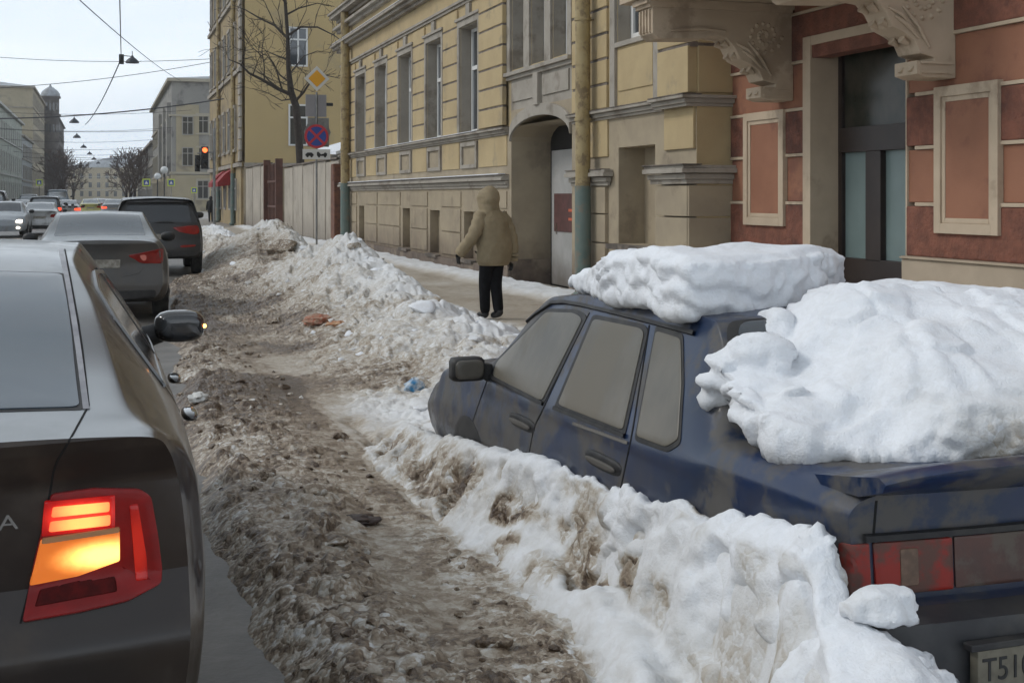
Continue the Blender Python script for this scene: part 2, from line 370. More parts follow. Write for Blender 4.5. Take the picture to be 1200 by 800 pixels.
    d = d + isb * (.02 + .60 * cut + .55 * (1 - sst(.3, .9, up)) * apron * sst(.05, .32, fb2(L / .20, T / .24, 92, 3)) * sst(4.3, 5.0, T) + .10 * (1 - up) * apron)
    d = np.where((T > 7.2) & (Lw > 1.6), np.maximum(d * .8, .11), d)
    m1 = fb2(L / 1.1, T / 1.6, 51, 5)
    d = d + sst(.02, .5, m1) * .38 * (1 - walk) * np.where(T > 9.5, 1, .22) + .16 * fb2(L / .5, T / .7, 58, 3) * sst(.4, .6, d)
    d = d + .45 * np.exp(-((L - 3.3) / .55) ** 2 - ((T - 27.5) / 2.5) ** 2) + .3 * np.exp(-((L - 2.3) / .5) ** 2 - ((T - 16.3) / 1.2) ** 2)
    d = d * (1 - walk) + walk * (.40 + .12 * w); d = d * (1 - wall) + wall * .10
    if coarse: return z, np.clip(d, 0, 1), u0, ur
    # broken surface at four sizes
    dd = np.clip(d, 0, 1); muddy = sst(.38, .62, dd); white = 1 - muddy
    rough = (1 - walk * .9) * (1 - inside) * (1 - .82 * path) * a
    wx, wy = .35 * w2 + .25 * w3, .35 * w + .3 * w3
    s1, v1, e1 = slabs(L / .42 + wx, T / .50 + wy, 12, .30); s2, v2, e2 = slabs(L / .17 + wx, T / .20 + wy, 5, .30); s3, v3, e3 = slabs(L / .065 + wx, T / .078 + wy, 6, .3, .5)
    far = 1 + sst(8, 25, T) * .9
    s0, v0, e0 = slabs(L / .30 + .5 * w2 + .2 * w3, T / .34 + .5 * w + .2 * w3, 44, .42, .6); az = isb * apron * (1 - .75 * up) * (1 - inside) * .8
    z = z + az * (.07 * (s0 - .3)) ; crev = az * (1 - sst(.02, .26, e0)) * sst(.2, .7, v1 * .5 + .5 * v0); d = d + .62 * crev + .35 * az * (v0 < .22)
    z = z + rough * white * far * (1 - .62 * isb * apron) * (.045 * (s1 - .3) *  (.4 + .6 * np.clip(up + fr, 0, 1)) + .038 * s2 * (.4 + .6 * np.clip(up + fr, 0, 1)) * (1 - .65 * sst(9, 18, T)) + .011 * s3 * (1 - sst(8, 14, T))) + rough * muddy * (.048 * s1 * v1 + .036 * s2 * v2 + .012 * s3)
    f4, v4, e4, _, _, _ = worley(L / .034 + wx, T / .042 + wy, 66); z = z + rough * muddy * .006 * sst(0, .3, e4) * v4
    d = d + muddy * ((v2 - .5) * .22 + (v3 - .5) * .20 + (v4 - .5) * .16) + white * ((v2 - .5) * .04 + .05 * (1 - sst(0, .2, e1)))
    z = z - (1 - a) * .05
    if calm: return z, np.clip(d, 0, 1), np.clip(np.maximum(walk, path * .75), 0, 1)
    return z, np.clip(d, 0, 1)
def ghz(L, T): return float(ground(np.array([L]), np.array([T]))[0][0])
def ghv(L, T): return ground(np.asarray(L), np.asarray(T))[0]

def build_snow():
    t = np.concatenate([np.linspace(-5, 1.5, 60)[:-1], 1.5 * np.exp(np.linspace(0, math.log(68 / 1.5), 1150))])
    l = np.concatenate([np.linspace(.30, 2.3, 260)[:-1], np.linspace(2.3, 5.2, 220)[:-1], np.linspace(5.2, 7.26, 90)])
    T, L = np.meshgrid(t, l, indexing='ij'); Z, D, K = ground(L.ravel(), T.ravel(), True)
    n, k = len(t), len(l)
    V = np.stack([L.ravel(), T.ravel(), Z], 1)
    i = np.arange(n * k).reshape(n, k)
    F = np.stack([i[:-1, :-1].ravel(), i[:-1, 1:].ravel(), i[1:, 1:].ravel(), i[1:, :-1].ravel()], 1)
    me = bpy.data.meshes.new('roadside_snow')
    me.vertices.add(len(V)); me.vertices.foreach_set('co', V.ravel())
    me.loops.add(F.size); me.loops.foreach_set('vertex_index', F.ravel().astype(np.int32))
    me.polygons.add(len(F)); me.polygons.foreach_set('loop_start', np.arange(0, F.size, 4, dtype=np.int32)); me.polygons.foreach_set('loop_total', np.full(len(F), 4, np.int32))
    me.update(); me.validate()
    a = me.attributes.new('dirt', 'FLOAT', 'POINT'); a.data.foreach_set('value', D.astype(np.float32)); a = me.attributes.new('calm', 'FLOAT', 'POINT'); a.data.foreach_set('value', K.astype(np.float32))
    me.polygons.foreach_set('use_smooth', [True] * len(me.polygons)); me.materials.append(SNOW)
    o = bpy.data.objects.new('roadside_snow', me); COL.objects.link(o)
    tag(o, 'dirty ploughed snow and brown slush piled between the road and the facades', kind='stuff')
build_snow()

# blobs -> voxel remesh -> noise: used for snow heaps and lone chunks
def ico(sub=2):
    bm = bmesh.new(); bmesh.ops.create_icosphere(bm, subdivisions=sub, radius=1); v = np.array([x.co[:] for x in bm.verts]); f = [[x.index for x in p.verts] for p in bm.faces]; bm.free(); return v, f
ICO2 = ico(2); ICO3 = ico(3)
def set_attr(o, val, name='dirt'):
    a = o.data.attributes.new(name, 'FLOAT', 'POINT'); a.data.foreach_set('value', np.asarray(val, np.float32))
def stp(x):
    f = np.floor(x); return f + sst(.36, .60, x - f)
def heap(name, parts, voxel, amp, freq, m, dirt=None, seed=1, fine=.5, cutz=None, smooth_it=1, bank=False):
    """parts: list of (verts, faces) closed solids; merged into one solid and roughened."""
    V = []; F = []
    for v, f in parts:
        n = len(V); V += [tuple(x) for x in v]; F += [[n + i for i in q] for q in f]
    me = bpy.data.meshes.new(name); me.from_pydata(V, [], F); o = bpy.data.objects.new(name, me); COL.objects.link(o)
    md = o.modifiers.new('r', 'REMESH'); md.mode = 'VOXEL'; md.voxel_size = voxel
    if smooth_it:
        sm = o.modifiers.new('s', 'SMOOTH'); sm.iterations = smooth_it; sm.factor = .6
    dg = bpy.context.evaluated_depsgraph_get(); dg.update()
    nm = bpy.data.meshes.new_from_object(o.evaluated_get(dg)); o.modifiers.clear(); o.data = nm; nm.name = name
    co = np.empty(len(nm.vertices) * 3); nm.vertices.foreach_get('co', co); co = co.reshape(-1, 3)
    no = np.array([v.normal[:] for v in nm.vertices])
    big = fb3(co * freq, seed, 4, .5); rg = 1 - np.abs(fb3(co * freq * 1.7 + 9, seed + 3, 4, .55)) * 2.4
    fin = fb3(co * freq * 6, seed + 7, 3, .6)
    wv, vv, ev, off = worley3(co * (freq * 2.2) + .5 * big[:, None], seed + 1); blk = sst(0, .14, ev) * (vv - .3 + .5 * off[:, 0] * np.cos(vv * 9) + .5 * off[:, 2] * np.sin(vv * 9))
    wv2, vv2, ev2, off2 = worley3(co * (freq * 6) + .5 * fin[:, None], seed + 2); blk2 = sst(0, .16, ev2) * (vv2 - .3 + .5 * off2[:, 1])
    top = sst(.35, .8, no[:, 2])[:, None][:, 0]
    lay = co[:, 2] * 11 + 3.2 * fb3(co * freq * .8, seed + 40, 3); lf = lay - np.floor(lay); layer = (sst(0, .25, lf) * (1 - sst(.55, 1.0, lf)) * 2 - 1) * sst(-.2, .3, fb3(co * freq + 60, seed + 41, 2))
    rip = fb3(co * np.array([2.0, 5.5, 4]) + 3, seed + 50, 4) * 1.6 + (1 - np.abs(fb3(co * np.array([2.4, 4.2, 3]) + 9, seed + 53, 3)) * 2.6) * .7
    patch = sst(-.1, .35, fb3(co * freq * .6 + 31, seed + 5, 2))
    disp = amp * ((1.0 * big + .10 * fin + .45 * rip + .8 * patch * blk) * top + (.8 * big + .50 * layer + .5 * rg + 1.1 * blk + .45 * blk2 + .2 * fin) * (1 - top))
    if bank: disp = amp * (.9 * big + 1.1 * rg * (1 - .5 * top) + 2.2 * patch * blk + .9 * blk2 * (.4 + .6 * patch) + .35 * fin - 4.2 * sst(.08, .42, fb3(co * 4.0 + 8, seed + 71, 3)) * (1 - top) - 1.8 * sst(.2, .5, fb3(co * 3.2 + 18, seed + 74, 3)))
    disp = disp + amp * (.5 * patch * (stp(fb3(co * freq * .8 + 5, seed + 21, 3) * 2.6)))
    co = co + no * disp[:, None]
    nm.vertices.foreach_set('co', co.ravel()); nm.update()
    nm.polygons.foreach_set('use_smooth', [True] * len(nm.polygons)); nm.materials.clear(); nm.materials.append(m)
    o['_'] = 0; del o['_']
    dv = (.06 + .06 * big) if dirt is None else dirt(co, big, no)
    set_attr(o, np.clip(dv, 0, 1)); ORG[o.name] = Vector((0, 0, 0)); return o
def ell(c, r, rz=0, sub=ICO3):
    v = sub[0] * np.array(r); q, s_ = math.cos(rz), math.sin(rz)
    v = np.stack([v[:, 0] * q - v[:, 1] * s_, v[:, 0] * s_ + v[:, 1] * q, v[:, 2]], 1) + np.array(c); return v, sub[1]
def loft_solid(rings):
    """rings: list of closed loops (same count) -> solid"""
    n = len(rings[0]); V = [p for r in rings for p in r]; F = []
    for i in range(len(rings) - 1):
        for k in range(n):
            k2 = (k + 1) % n; F.append([i * n + k, i * n + k2, (i + 1) * n + k2, (i + 1) * n + k])
    F.append(list(range(n))[::-1]); F.append([(len(rings) - 1) * n + k for k in range(n)]); return V, F
def box_solid(x0, x1, y0, y1, z0, z1):
    return [(x0, y0, z0), (x1, y0, z0), (x1, y1, z0), (x0, y1, z0), (x0, y0, z1), (x1, y0, z1), (x1, y1, z1), (x0, y1, z1)], [[0, 3, 2, 1], [4, 5, 6, 7], [0, 1, 5, 4], [1, 2, 6, 5], [2, 3, 7, 6], [3, 0, 4, 7]]

def chunk_mesh(r, seed, flat=.7):
    v = ICO3[0].copy() if r > .05 else ICO2[0].copy(); f = ICO3[1] if r > .05 else ICO2[1]
    rr = random.Random(seed)
    for _ in range(9):                                       # broken planes
        d = np.array([rr.gauss(0, 1) for _ in range(3)]); d /= np.linalg.norm(d); c = rr.uniform(.45, .8); k = v @ d; over = np.clip(k - c, 0, None); v = v - over[:, None] * d * .92
    v = v * (1 + .16 * fb3(v * 2.3 + seed, seed, 3))[:, None]
    a = rr.uniform(0, 6.3); q, s_ = math.cos(a), math.sin(a); sx, sy = rr.uniform(.75, 1.3), rr.uniform(.75, 1.3)
    v = v * np.array([sx, sy, flat]) * r; return np.stack([v[:, 0] * q - v[:, 1] * s_, v[:, 0] * s_ + v[:, 1] * q, v[:, 2]], 1), f
def scatter(name, spots, label, dirtf):
    V = []; F = []; D = []; n = 0
    ZZ = ghv([q[0] for q in spots], [q[1] for q in spots])
    for i, (x, y, r, s) in enumerate(spots):
        v, f = chunk_mesh(r, s, rnd.uniform(.5, .85)); z = ZZ[i] + r * .05
        V.append(v + np.array([x, y, z])); F += [[n + k for k in q] for q in f]; n += len(v); D.append(np.full(len(v), dirtf(i)))
    o = mesh_obj(name, np.concatenate(V), F, SNOW, None, 40); set_attr(o, np.concatenate(D)); tag(o, label, kind='stuff')
r_ = random.Random(3)
spots = []
for i in range(260):
    t = 2.6 * math.exp(r_.uniform(0, 1.75)); spots.append((r_.uniform(.62, 1.55), t, r_.uniform(.008, .028) * (1 + .04 * t) * (2.0 if r_.random() < .08 else 1), i))
scatter('mud_clods', spots, 'brown frozen clods of slush along the edge of the road', lambda i: r_.choice([.55, .7, .85, .95, .4]))
spots = []
for i in range(0):                                          # broken snow lumps at the foot of the white bank
    t = r_.uniform(3.6, 7.5); spots.append((1.36 + r_.uniform(0, .35), t, r_.uniform(.02, .075), 900 + i))
for i in range(60):
    t = 9 * math.exp(r_.uniform(0, 1.35)); spots.append((r_.uniform(2.2, 4.6), t, r_.uniform(.02, .075) * (1 + .018 * t), 1200 + i))
scatter('snow_lumps', spots, 'broken lumps of white and grey snow lying on the roadside banks', lambda i: r_.choice([.0, .02, .05, .08, .1, .15, .24]))

def big_chunk(c, r, seed, flat=.7, rz=None, tilt=None):
    v, f = chunk_mesh(max(r, .06), seed, flat); rr = random.Random(seed + 77); a = rr.uniform(-.5, .5) if tilt is None else tilt; q, s_ = math.cos(a), math.sin(a)
    v = np.stack([v[:, 0] * q - v[:, 2] * s_, v[:, 1], v[:, 0] * s_ + v[:, 2] * q], 1); return v + np.array(c), f

def big_chunk(c, r, seed, flat=.7, rz=None, tilt=None):
    v, f = chunk_mesh(max(r, .06), seed, flat); rr = random.Random(seed + 77); a = rr.uniform(-.5, .5) if tilt is None else tilt; q, s_ = math.cos(a), math.sin(a)
    v = np.stack([v[:, 0] * q - v[:, 2] * s_, v[:, 1], v[:, 0] * s_ + v[:, 2] * q], 1); return v + np.array(c), f

def street_bank():
    """the ploughed bank against the blue car as one solid, so it can overhang and break up in depth"""
    l = np.linspace(1.05, 2.95, 76); t = np.concatenate([np.linspace(1.8, 5.0, 110), np.linspace(5.03, 8.7, 90)]); T, L = np.meshgrid(t, l, indexing='ij')
    Z, D, U0, UR = ground(L.ravel(), T.ravel(), coarse=True); Lc = L.ravel() + .035 * (T.ravel() - 3.24)
    edge = np.minimum(sst(-.10, .05, U0), 1 - sst(8.1, 8.6, T.ravel())) * sst(1.85, 2.1, T.ravel())
    Z = Z - .16 * (1 - edge); Z = np.where((Lc > 2.10) & (T.ravel() > 3.2), -.05, Z)
    n, k = len(t), len(l); top = np.stack([L.ravel(), T.ravel(), Z], 1); bot = top.copy(); bot[:, 2] = -.35
    V = [tuple(p) for p in top] + [tuple(p) for p in bot]; F = []; N = n * k; i = np.arange(N).reshape(n, k)
    for a in range(n - 1):
        for b in range(k - 1): q = [int(i[a, b]), int(i[a, b + 1]), int(i[a + 1, b + 1]), int(i[a + 1, b])]; F.append(q); F.append([x + N for x in q[::-1]])
    rim = list(i[0, :]) + list(i[1:, -1]) + list(i[-1, -2::-1]) + list(i[-2:0:-1, 0]); rim = [int(x) for x in rim]
    for a, b in zip(rim, rim[1:] + rim[:1]): F.append([a, a + N, b + N, b])
    def dr(co, big, no):
        z_, d_, u0, ur = ground(co[:, 0], co[:, 1], coarse=True); face = (1 - sst(.35, .8, no[:, 2]))
        hol = sst(.0, .35, fb3(co * 4.6 + 3, 77, 3)); low = 1 - sst(.18, .42, co[:, 2])
        return .02 + .04 * big + d_ * .55 + face * hol * (.24 + .50 * low) * np.where(co[:, 1] > 4.4, 1.25, 1) + .14 * face * low + .30 * sst(.2, .5, fb3(co * 3 + 40, 79, 3)) * sst(4.6, 5.2, co[:, 1]) * low
    bm_amp = .020
    o = heap('snow_bank', [(V, F)], .0165, bm_amp, 3.6, SNOW, dr, 61, smooth_it=2, bank=True)
    tag(o, 'ploughed snow bank broken into blocks against the side of the blue sedan', kind='stuff')
street_bank()

v_, f_ = big_chunk((0, 0, 0), .085, 931, .75); p_ = at(1040, 712, 3.56)
lump_ = heap('snow_lump', [(v_ * np.array([1.35, .8, .95]) + np.array([p_.x, p_.y, p_.z]), f_)], .012, .016, 5, SNOW, None, 5, smooth_it=0)
tag(lump_, 'small lump of snow on the blue sedan rear bumper below its red lamp', 'snow')
# ------------------------------------------------------------------ cars: lofted bodies, panels wrapped on the body
def pchip(xs, ys, x):
    xs = np.asarray(xs, float); ys = np.asarray(ys, float); h = np.diff(xs); dl = np.diff(ys) / h; n = len(xs); d = np.zeros(n)
    for i in range(1, n - 1):
        if dl[i - 1] * dl[i] > 0:
            w1, w2 = 2 * h[i] + h[i - 1], h[i] + 2 * h[i - 1]; d[i] = (w1 + w2) / (w1 / dl[i - 1] + w2 / dl[i])
    d[0], d[-1] = dl[0], dl[-1]
    k = np.clip(np.searchsorted(xs, x) - 1, 0, n - 2); t = (x - xs[k]) / h[k]
    return ys[k] * (1 + 2 * t) * (1 - t) ** 2 + d[k] * h[k] * t * (1 - t) ** 2 + ys[k + 1] * t * t * (3 - 2 * t) + d[k + 1] * h[k] * t * t * (t - 1)
def catmull(P, n):
    out = []; m = len(P)
    for i in range(m - 1):
        p0 = P[max(i - 1, 0)]; p1 = P[i]; p2 = P[i + 1]; p3 = P[min(i + 2, m - 1)]
        for k in range(n):
            t = k / n; out.append(p1 + (p2 - p1) * (t * t * (3 - 2 * t)) + .37 * ((p2 - p0) * (t ** 3 - 2 * t * t + t) + (p3 - p1) * (t ** 3 - t * t)))
    out.append(P[-1]); return np.array(out)
def car_body(stations, rearf, frontf, bow=(.10, .16), nu=110, nv=5, ncap=14, ends=(.3, .5)):
    """stations: (y, [(x,z)*9]). Returns verts/faces of a closed body (x lateral, y forward, z up)."""
    ys = np.array([s[0] for s in stations]); P = np.array([s[1] for s in stations], float)     # n,9,2
    y = np.unique(np.concatenate([np.linspace(ys[0], ys[-1], nu), ys, ys[0] + np.linspace(0, .3, 12)]))
    C = np.zeros((len(y), P.shape[1], 2))
    for k in range(P.shape[1]):
        for c in range(2): C[:, k, c] = pchip(ys, P[:, k, c], y)
    H = np.array([catmull(C[i], nv) for i in range(len(y))])                     # n, m, 2
    m = H.shape[1]; w = P[:, :, 0].max(); Lg = ys[-1]
    V = []; idx = {}
    def dfm(x, yy, z):
        a = max(0, 1 - yy / ends[0]); b = max(0, 1 - (Lg - yy) / ends[1]); a = a * a * (3 - 2 * a); b = b * b * (3 - 2 * b)
        yy = yy + a * (rearf(z) + bow[0] * (x / w) ** 2) - b * (frontf(z) + bow[1] * (x / w) ** 2); return (x, yy, z)
    F = []
    for i in range(len(y)):
        for j in range(m): idx[i, j, 1] = len(V); V.append(dfm(H[i, j, 0], y[i], H[i, j, 1]))
        for j in range(m):
            if H[i, j, 0] < 1e-5: idx[i, j, -1] = idx[i, j, 1]
            else: idx[i, j, -1] = len(V); V.append(dfm(-H[i, j, 0], y[i], H[i, j, 1]))
    for i in range(len(y) - 1):
        for j in range(m - 1):
            a, b, c, d = idx[i, j, 1], idx[i + 1, j, 1], idx[i + 1, j + 1, 1], idx[i, j + 1, 1]; F.append([a, b, c, d] if c != d else [a, b, c])
            a, b, c, d = idx[i, j, -1], idx[i, j + 1, -1], idx[i + 1, j + 1, -1], idx[i + 1, j, -1]; F.append([a, b, c, d] if b != c else [a, b, d])
        if idx[i, 0, 1] != idx[i, 0, -1]: F.append([idx[i, 0, 1], idx[i, 0, -1], idx[i + 1, 0, -1], idx[i + 1, 0, 1]])
    for i, sgn in ((0, 1), (len(y) - 1, -1)):
        grid = []
        for j in range(m):
            r, l = idx[i, j, 1], idx[i, j, -1]; row = [l]
            x = H[i, j, 0]
            for q in range(1, ncap):
                if r == l: row.append(r)
                else: V.append(dfm(-x + 2 * x * q / ncap, y[i], H[i, j, 1])); row.append(len(V) - 1)
            row.append(r); grid.append(row)
        for j in range(m - 1):
            for q in range(ncap):
                f = [grid[j][q], grid[j][q + 1], grid[j + 1][q + 1], grid[j + 1][q]]; f = list(dict.fromkeys(f))
                if len(f) > 2: F.append(f if sgn > 0 else f[::-1])
    return V, F
def sec(w, zb, zs, belt, e, t, zc):
    return [(0, zb), (w * .82, zb), (w - .035, zb + .09), (w - .002, .5), (w, .5 + (zs - .5) * .5), (w - .02, zs), belt, e, t, (0, zc)]
def piecewise(tab): return lambda z: float(np.interp(z, [a for a, _ in tab], [b for _, b in tab]))
class Skin:
    """projects outlines on a body; everything in the thing's local frame"""
    def __init__(s, V, F, loc, rz=0): s.b = BVHTree.FromPolygons([Vector(v) for v in V], F); s.loc = Vector(loc); s.R = Matrix.Rotation(-rz, 3, 'Z')
    def px(s, p):
        return s._px(p) or s._px((p[0] + .37, p[1] + .41)) or s._px((p[0] - .6, p[1] + .9))
    def _px(s, p):                                                    # through the camera
        o = s.R @ (Vector((0, 0, CAMH)) - s.loc); h = s.b.ray_cast(o, s.R @ ray(p[0], p[1])); return (h[0], h[1]) if h[0] else None
    def dirp(s, p, mode):
        return s._dirp(p, mode) or s._dirp((p[0] + .0007, p[1] + .0009), mode) or s._dirp((p[0] - .0013, p[1] - .0011), mode)
    def _dirp(s, p, mode):
        if mode == 'px': return s.px(p)
        if mode == 'R': o, d = Vector((3, p[0], p[1])), Vector((-1, 0, 0))        # right flank: (y,z)
        elif mode == 'L': o, d = Vector((-3, p[0], p[1])), Vector((1, 0, 0))
        elif mode == 'B': o, d = Vector((p[0], -3, p[1])), Vector((0, 1, 0))      # back: (x,z)
        elif mode == 'F': o, d = Vector((p[0], 9, p[1])), Vector((0, -1, 0))
        elif mode == 'T': o, d = Vector((p[0], p[1], 4)), Vector((0, 0, -1))      # top: (x,y)
        h = s.b.ray_cast(o, d); return (h[0], h[1]) if h[0] else None
def chaikin(P, n, closed=True):
    for _ in range(n):
        Q = []; m = len(P)
        for i in range(m if closed else m - 1):
            a, b = np.array(P[i]), np.array(P[(i + 1) % m]); Q += [a * .8 + b * .2, a * .2 + b * .8]
        if not closed: Q = [np.array(P[0])] + Q + [np.array(P[-1])]
        P = Q
    return [tuple(p) for p in P]
def rcorner(P, r):
    out = []; m = len(P)
    for i in range(m):
        a, b, c = np.array(P[i - 1], float), np.array(P[i], float), np.array(P[(i + 1) % m], float); la, lc = np.hypot(*(a - b)), np.hypot(*(c - b))
        p = b + (a - b) * min(.45, r / max(la, 1e-6)); q = b + (c - b) * min(.45, r / max(lc, 1e-6))
        for t in (0, .25, .5, .75, 1): out.append(tuple((1 - t) ** 2 * p + 2 * t * (1 - t) * b + t * t * q))
    return out
def dens(P, k, closed=True):
    out = []; m = len(P)
    for i in range(m if closed else m - 1):
        a, b = np.array(P[i], float), np.array(P[(i + 1) % m], float)
        for q in range(k): out.append(tuple(a + (b - a) * q / k))
    if not closed: out.append(tuple(P[-1]))
    return out
def panel_vf(sk, outline, mode, off, rnd_=2, kd=3, grow=1.0, thick=.012, rings=(1, .97, .85, .65, .4, .15), sides=None):
    rr_ = rnd_ * (5.0 if mode == 'px' else .03); P = rcorner(outline, rr_) if rnd_ else list(outline); L0 = sum(np.hypot(*(np.array(P[i]) - np.array(P[i - 1]))) for i in range(len(P))); P = [q for i in range(len(P)) for q in dens([P[i], P[(i + 1) % len(P)]], max(1, int(round(np.hypot(*(np.array(P[i]) - np.array(P[(i + 1) % len(P)]))) / L0 * 12 * kd))), False)[:-1]]; c = np.mean(np.array(P), 0); n = len(P); V = []; F = []; bad = 0; last = None
    def put(p, o):
        nonlocal last, bad
        h = sk.dirp(tuple(p), mode)
        if h is None:
            bad += 1; V.append(last if last else (0, 0, 0)); return
        last = tuple(h[0] + h[1] * o); V.append(last)
    for p in P: put(c + (np.array(p) - c) * grow, off - thick)
    for r in rings:
        for p in P: put(c + (np.array(p) - c) * grow * r, off if r < 1 else off * .8)
    put(c, off)
    for i in range(len(rings)):
        for k in range(n):
            k2 = (k + 1) % n; F.append([i * n + k, i * n + k2, (i + 1) * n + k2, (i + 1) * n + k])
    b = len(rings) * n
    for k in range(n): F.append([b + k, b + (k + 1) % n, len(V) - 1])
    return V, F
def fix_norm(o, smooth=60):
    bm = bmesh.new(); bm.from_mesh(o.data); bmesh.ops.recalc_face_normals(bm, faces=bm.faces); bm.to_mesh(o.data); bm.free()
    o.data.polygons.foreach_set('use_smooth', [True] * len(o.data.polygons)); o.data.set_sharp_from_angle(angle=math.radians(smooth))
def flipn(V, F, sk):
    return F
def panel(name, sk, outline, mode, off, m, parent, both=False, **k):
    V, F = panel_vf(sk, outline, mode, off, **k); o = mesh_obj(name, V, F, m, parent, 50, local=True); orient(o)
    if both:
        V2 = [(-x, y, z) for x, y, z in V]; o2 = mesh_obj(name, V2, [f[::-1] for f in F], m, parent, 50, local=True); orient(o2); return o, o2
    return o
def orient(o):
    me = o.data; s = 0
    for p in me.polygons:
        c = p.center; s += p.normal.dot(Vector((c.x, (c.y - 2.2) * .35, c.z - .6))) * p.area
    if s < 0: me.flip_normals()
def strip(name, sk, line, mode, w, off, m, parent, k=6, both=False, closed=False, thick=0.004):
    P = dens(line, k, closed); V = []; F = []; n = len(P)
    for i, p in enumerate(P):
        a = np.array(P[(i - 1) % n] if closed or i > 0 else P[i]); b = np.array(P[(i + 1) % n] if closed or i < n - 1 else P[i]); d = b - a; L = np.hypot(*d) or 1; nrm = np.array([-d[1], d[0]]) / L
        for s_, o_ in ((1, -thick), (.8, off), (-.8, off), (-1, -thick)):
            h = sk.dirp(tuple(np.array(p) + nrm * s_ * w / 2), mode)
            V.append(tuple(h[0] + h[1] * o_) if h else (V[-4] if len(V) >= 4 else (0, 0, .5)))
    for i in range(n if closed else n - 1):
        for j in range(3): a = i * 4 + j; b = ((i + 1) % n) * 4 + j; F.append([a, a + 1, b + 1, b])
    o = mesh_obj(name, V, F, m, parent, 60, local=True); orient(o)
    if both:
        o2 = mesh_obj(name, [(-x, y, z) for x, y, z in V], [f[::-1] for f in F], m, parent, 60, local=True); orient(o2)
    return o
def blob(name, c, r, m, parent, pw=2.5, sub=ICO3, rot=0):
    """superellipsoid (rounded block)"""
    v = sub[0]; n = (np.abs(v) ** pw).sum(1) ** (-1 / pw); v = v * n[:, None] * np.array(r)
    q, s_ = math.cos(rot), math.sin(rot); v = np.stack([v[:, 0] * q - v[:, 1] * s_, v[:, 0] * s_ + v[:, 1] * q, v[:, 2]], 1)
    return mesh_obj(name, v + np.array(c), sub[1], m, parent, 180, local=True)
TYRE = mat('tyre_rubber', (.02, .02, .02), (.05, .047, .042), .85, 9); RIM = mat('alloy_rim', (.28, .28, .29), (.12, .115, .11), .4, 6, metal=.6)
def wheel(parent, x, y, r=.315, w=.2):
    rings = []; n = 28; prof = [(-w / 2, r * .62), (-w / 2, r * .93), (-w / 2 + .03, r), (w / 2 - .03, r), (w / 2, r * .93), (w / 2, r * .62)]
    V = []; F = []
    for k in range(n):
        a = 2 * math.pi * k / n
        for (px_, pr) in prof: V.append((x + px_, y + pr * math.cos(a), r + pr * math.sin(a)))
    m = len(prof)
    for k in range(n):
        for j in range(m): F.append([k * m + j, k * m + (j + 1) % m, ((k + 1) % n) * m + (j + 1) % m, ((k + 1) % n) * m + j])
    t = mesh_obj('wheel', V, F, TYRE, parent, 50, local=True)
    s = 1 if x > 0 else -1; b = MB(); b.tube([(x + s * w * .32, y, r), (x + s * w * .44, y, r)], [r * .63, r * .6], 24)
    for k in range(5):
        a = 2 * math.pi * k / 5; b.tube([(x + s * w * .5, y, r), (x + s * w * .47, y + r * .58 * math.cos(a), r + r * .58 * math.sin(a))], [.035, .02], 6)
    b.build('rim', RIM, t, 50, local=True); return t
LENSR = mat('red_tail_lens', (.30, .012, .008), (.20, .01, .008), .12, 9, spec=.7)
LENSW = mat('clear_lens', (.55, .5, .45), rough=.15)
CHR = mat('chrome', (.6, .6, .6), rough=.15, metal=1)
SEAM = mat('shut_line', (.008, .008, .008), rough=.9)
PLATE = mat('number_plate', (.38, .36, .31), (.2, .18, .15), .6, 14)
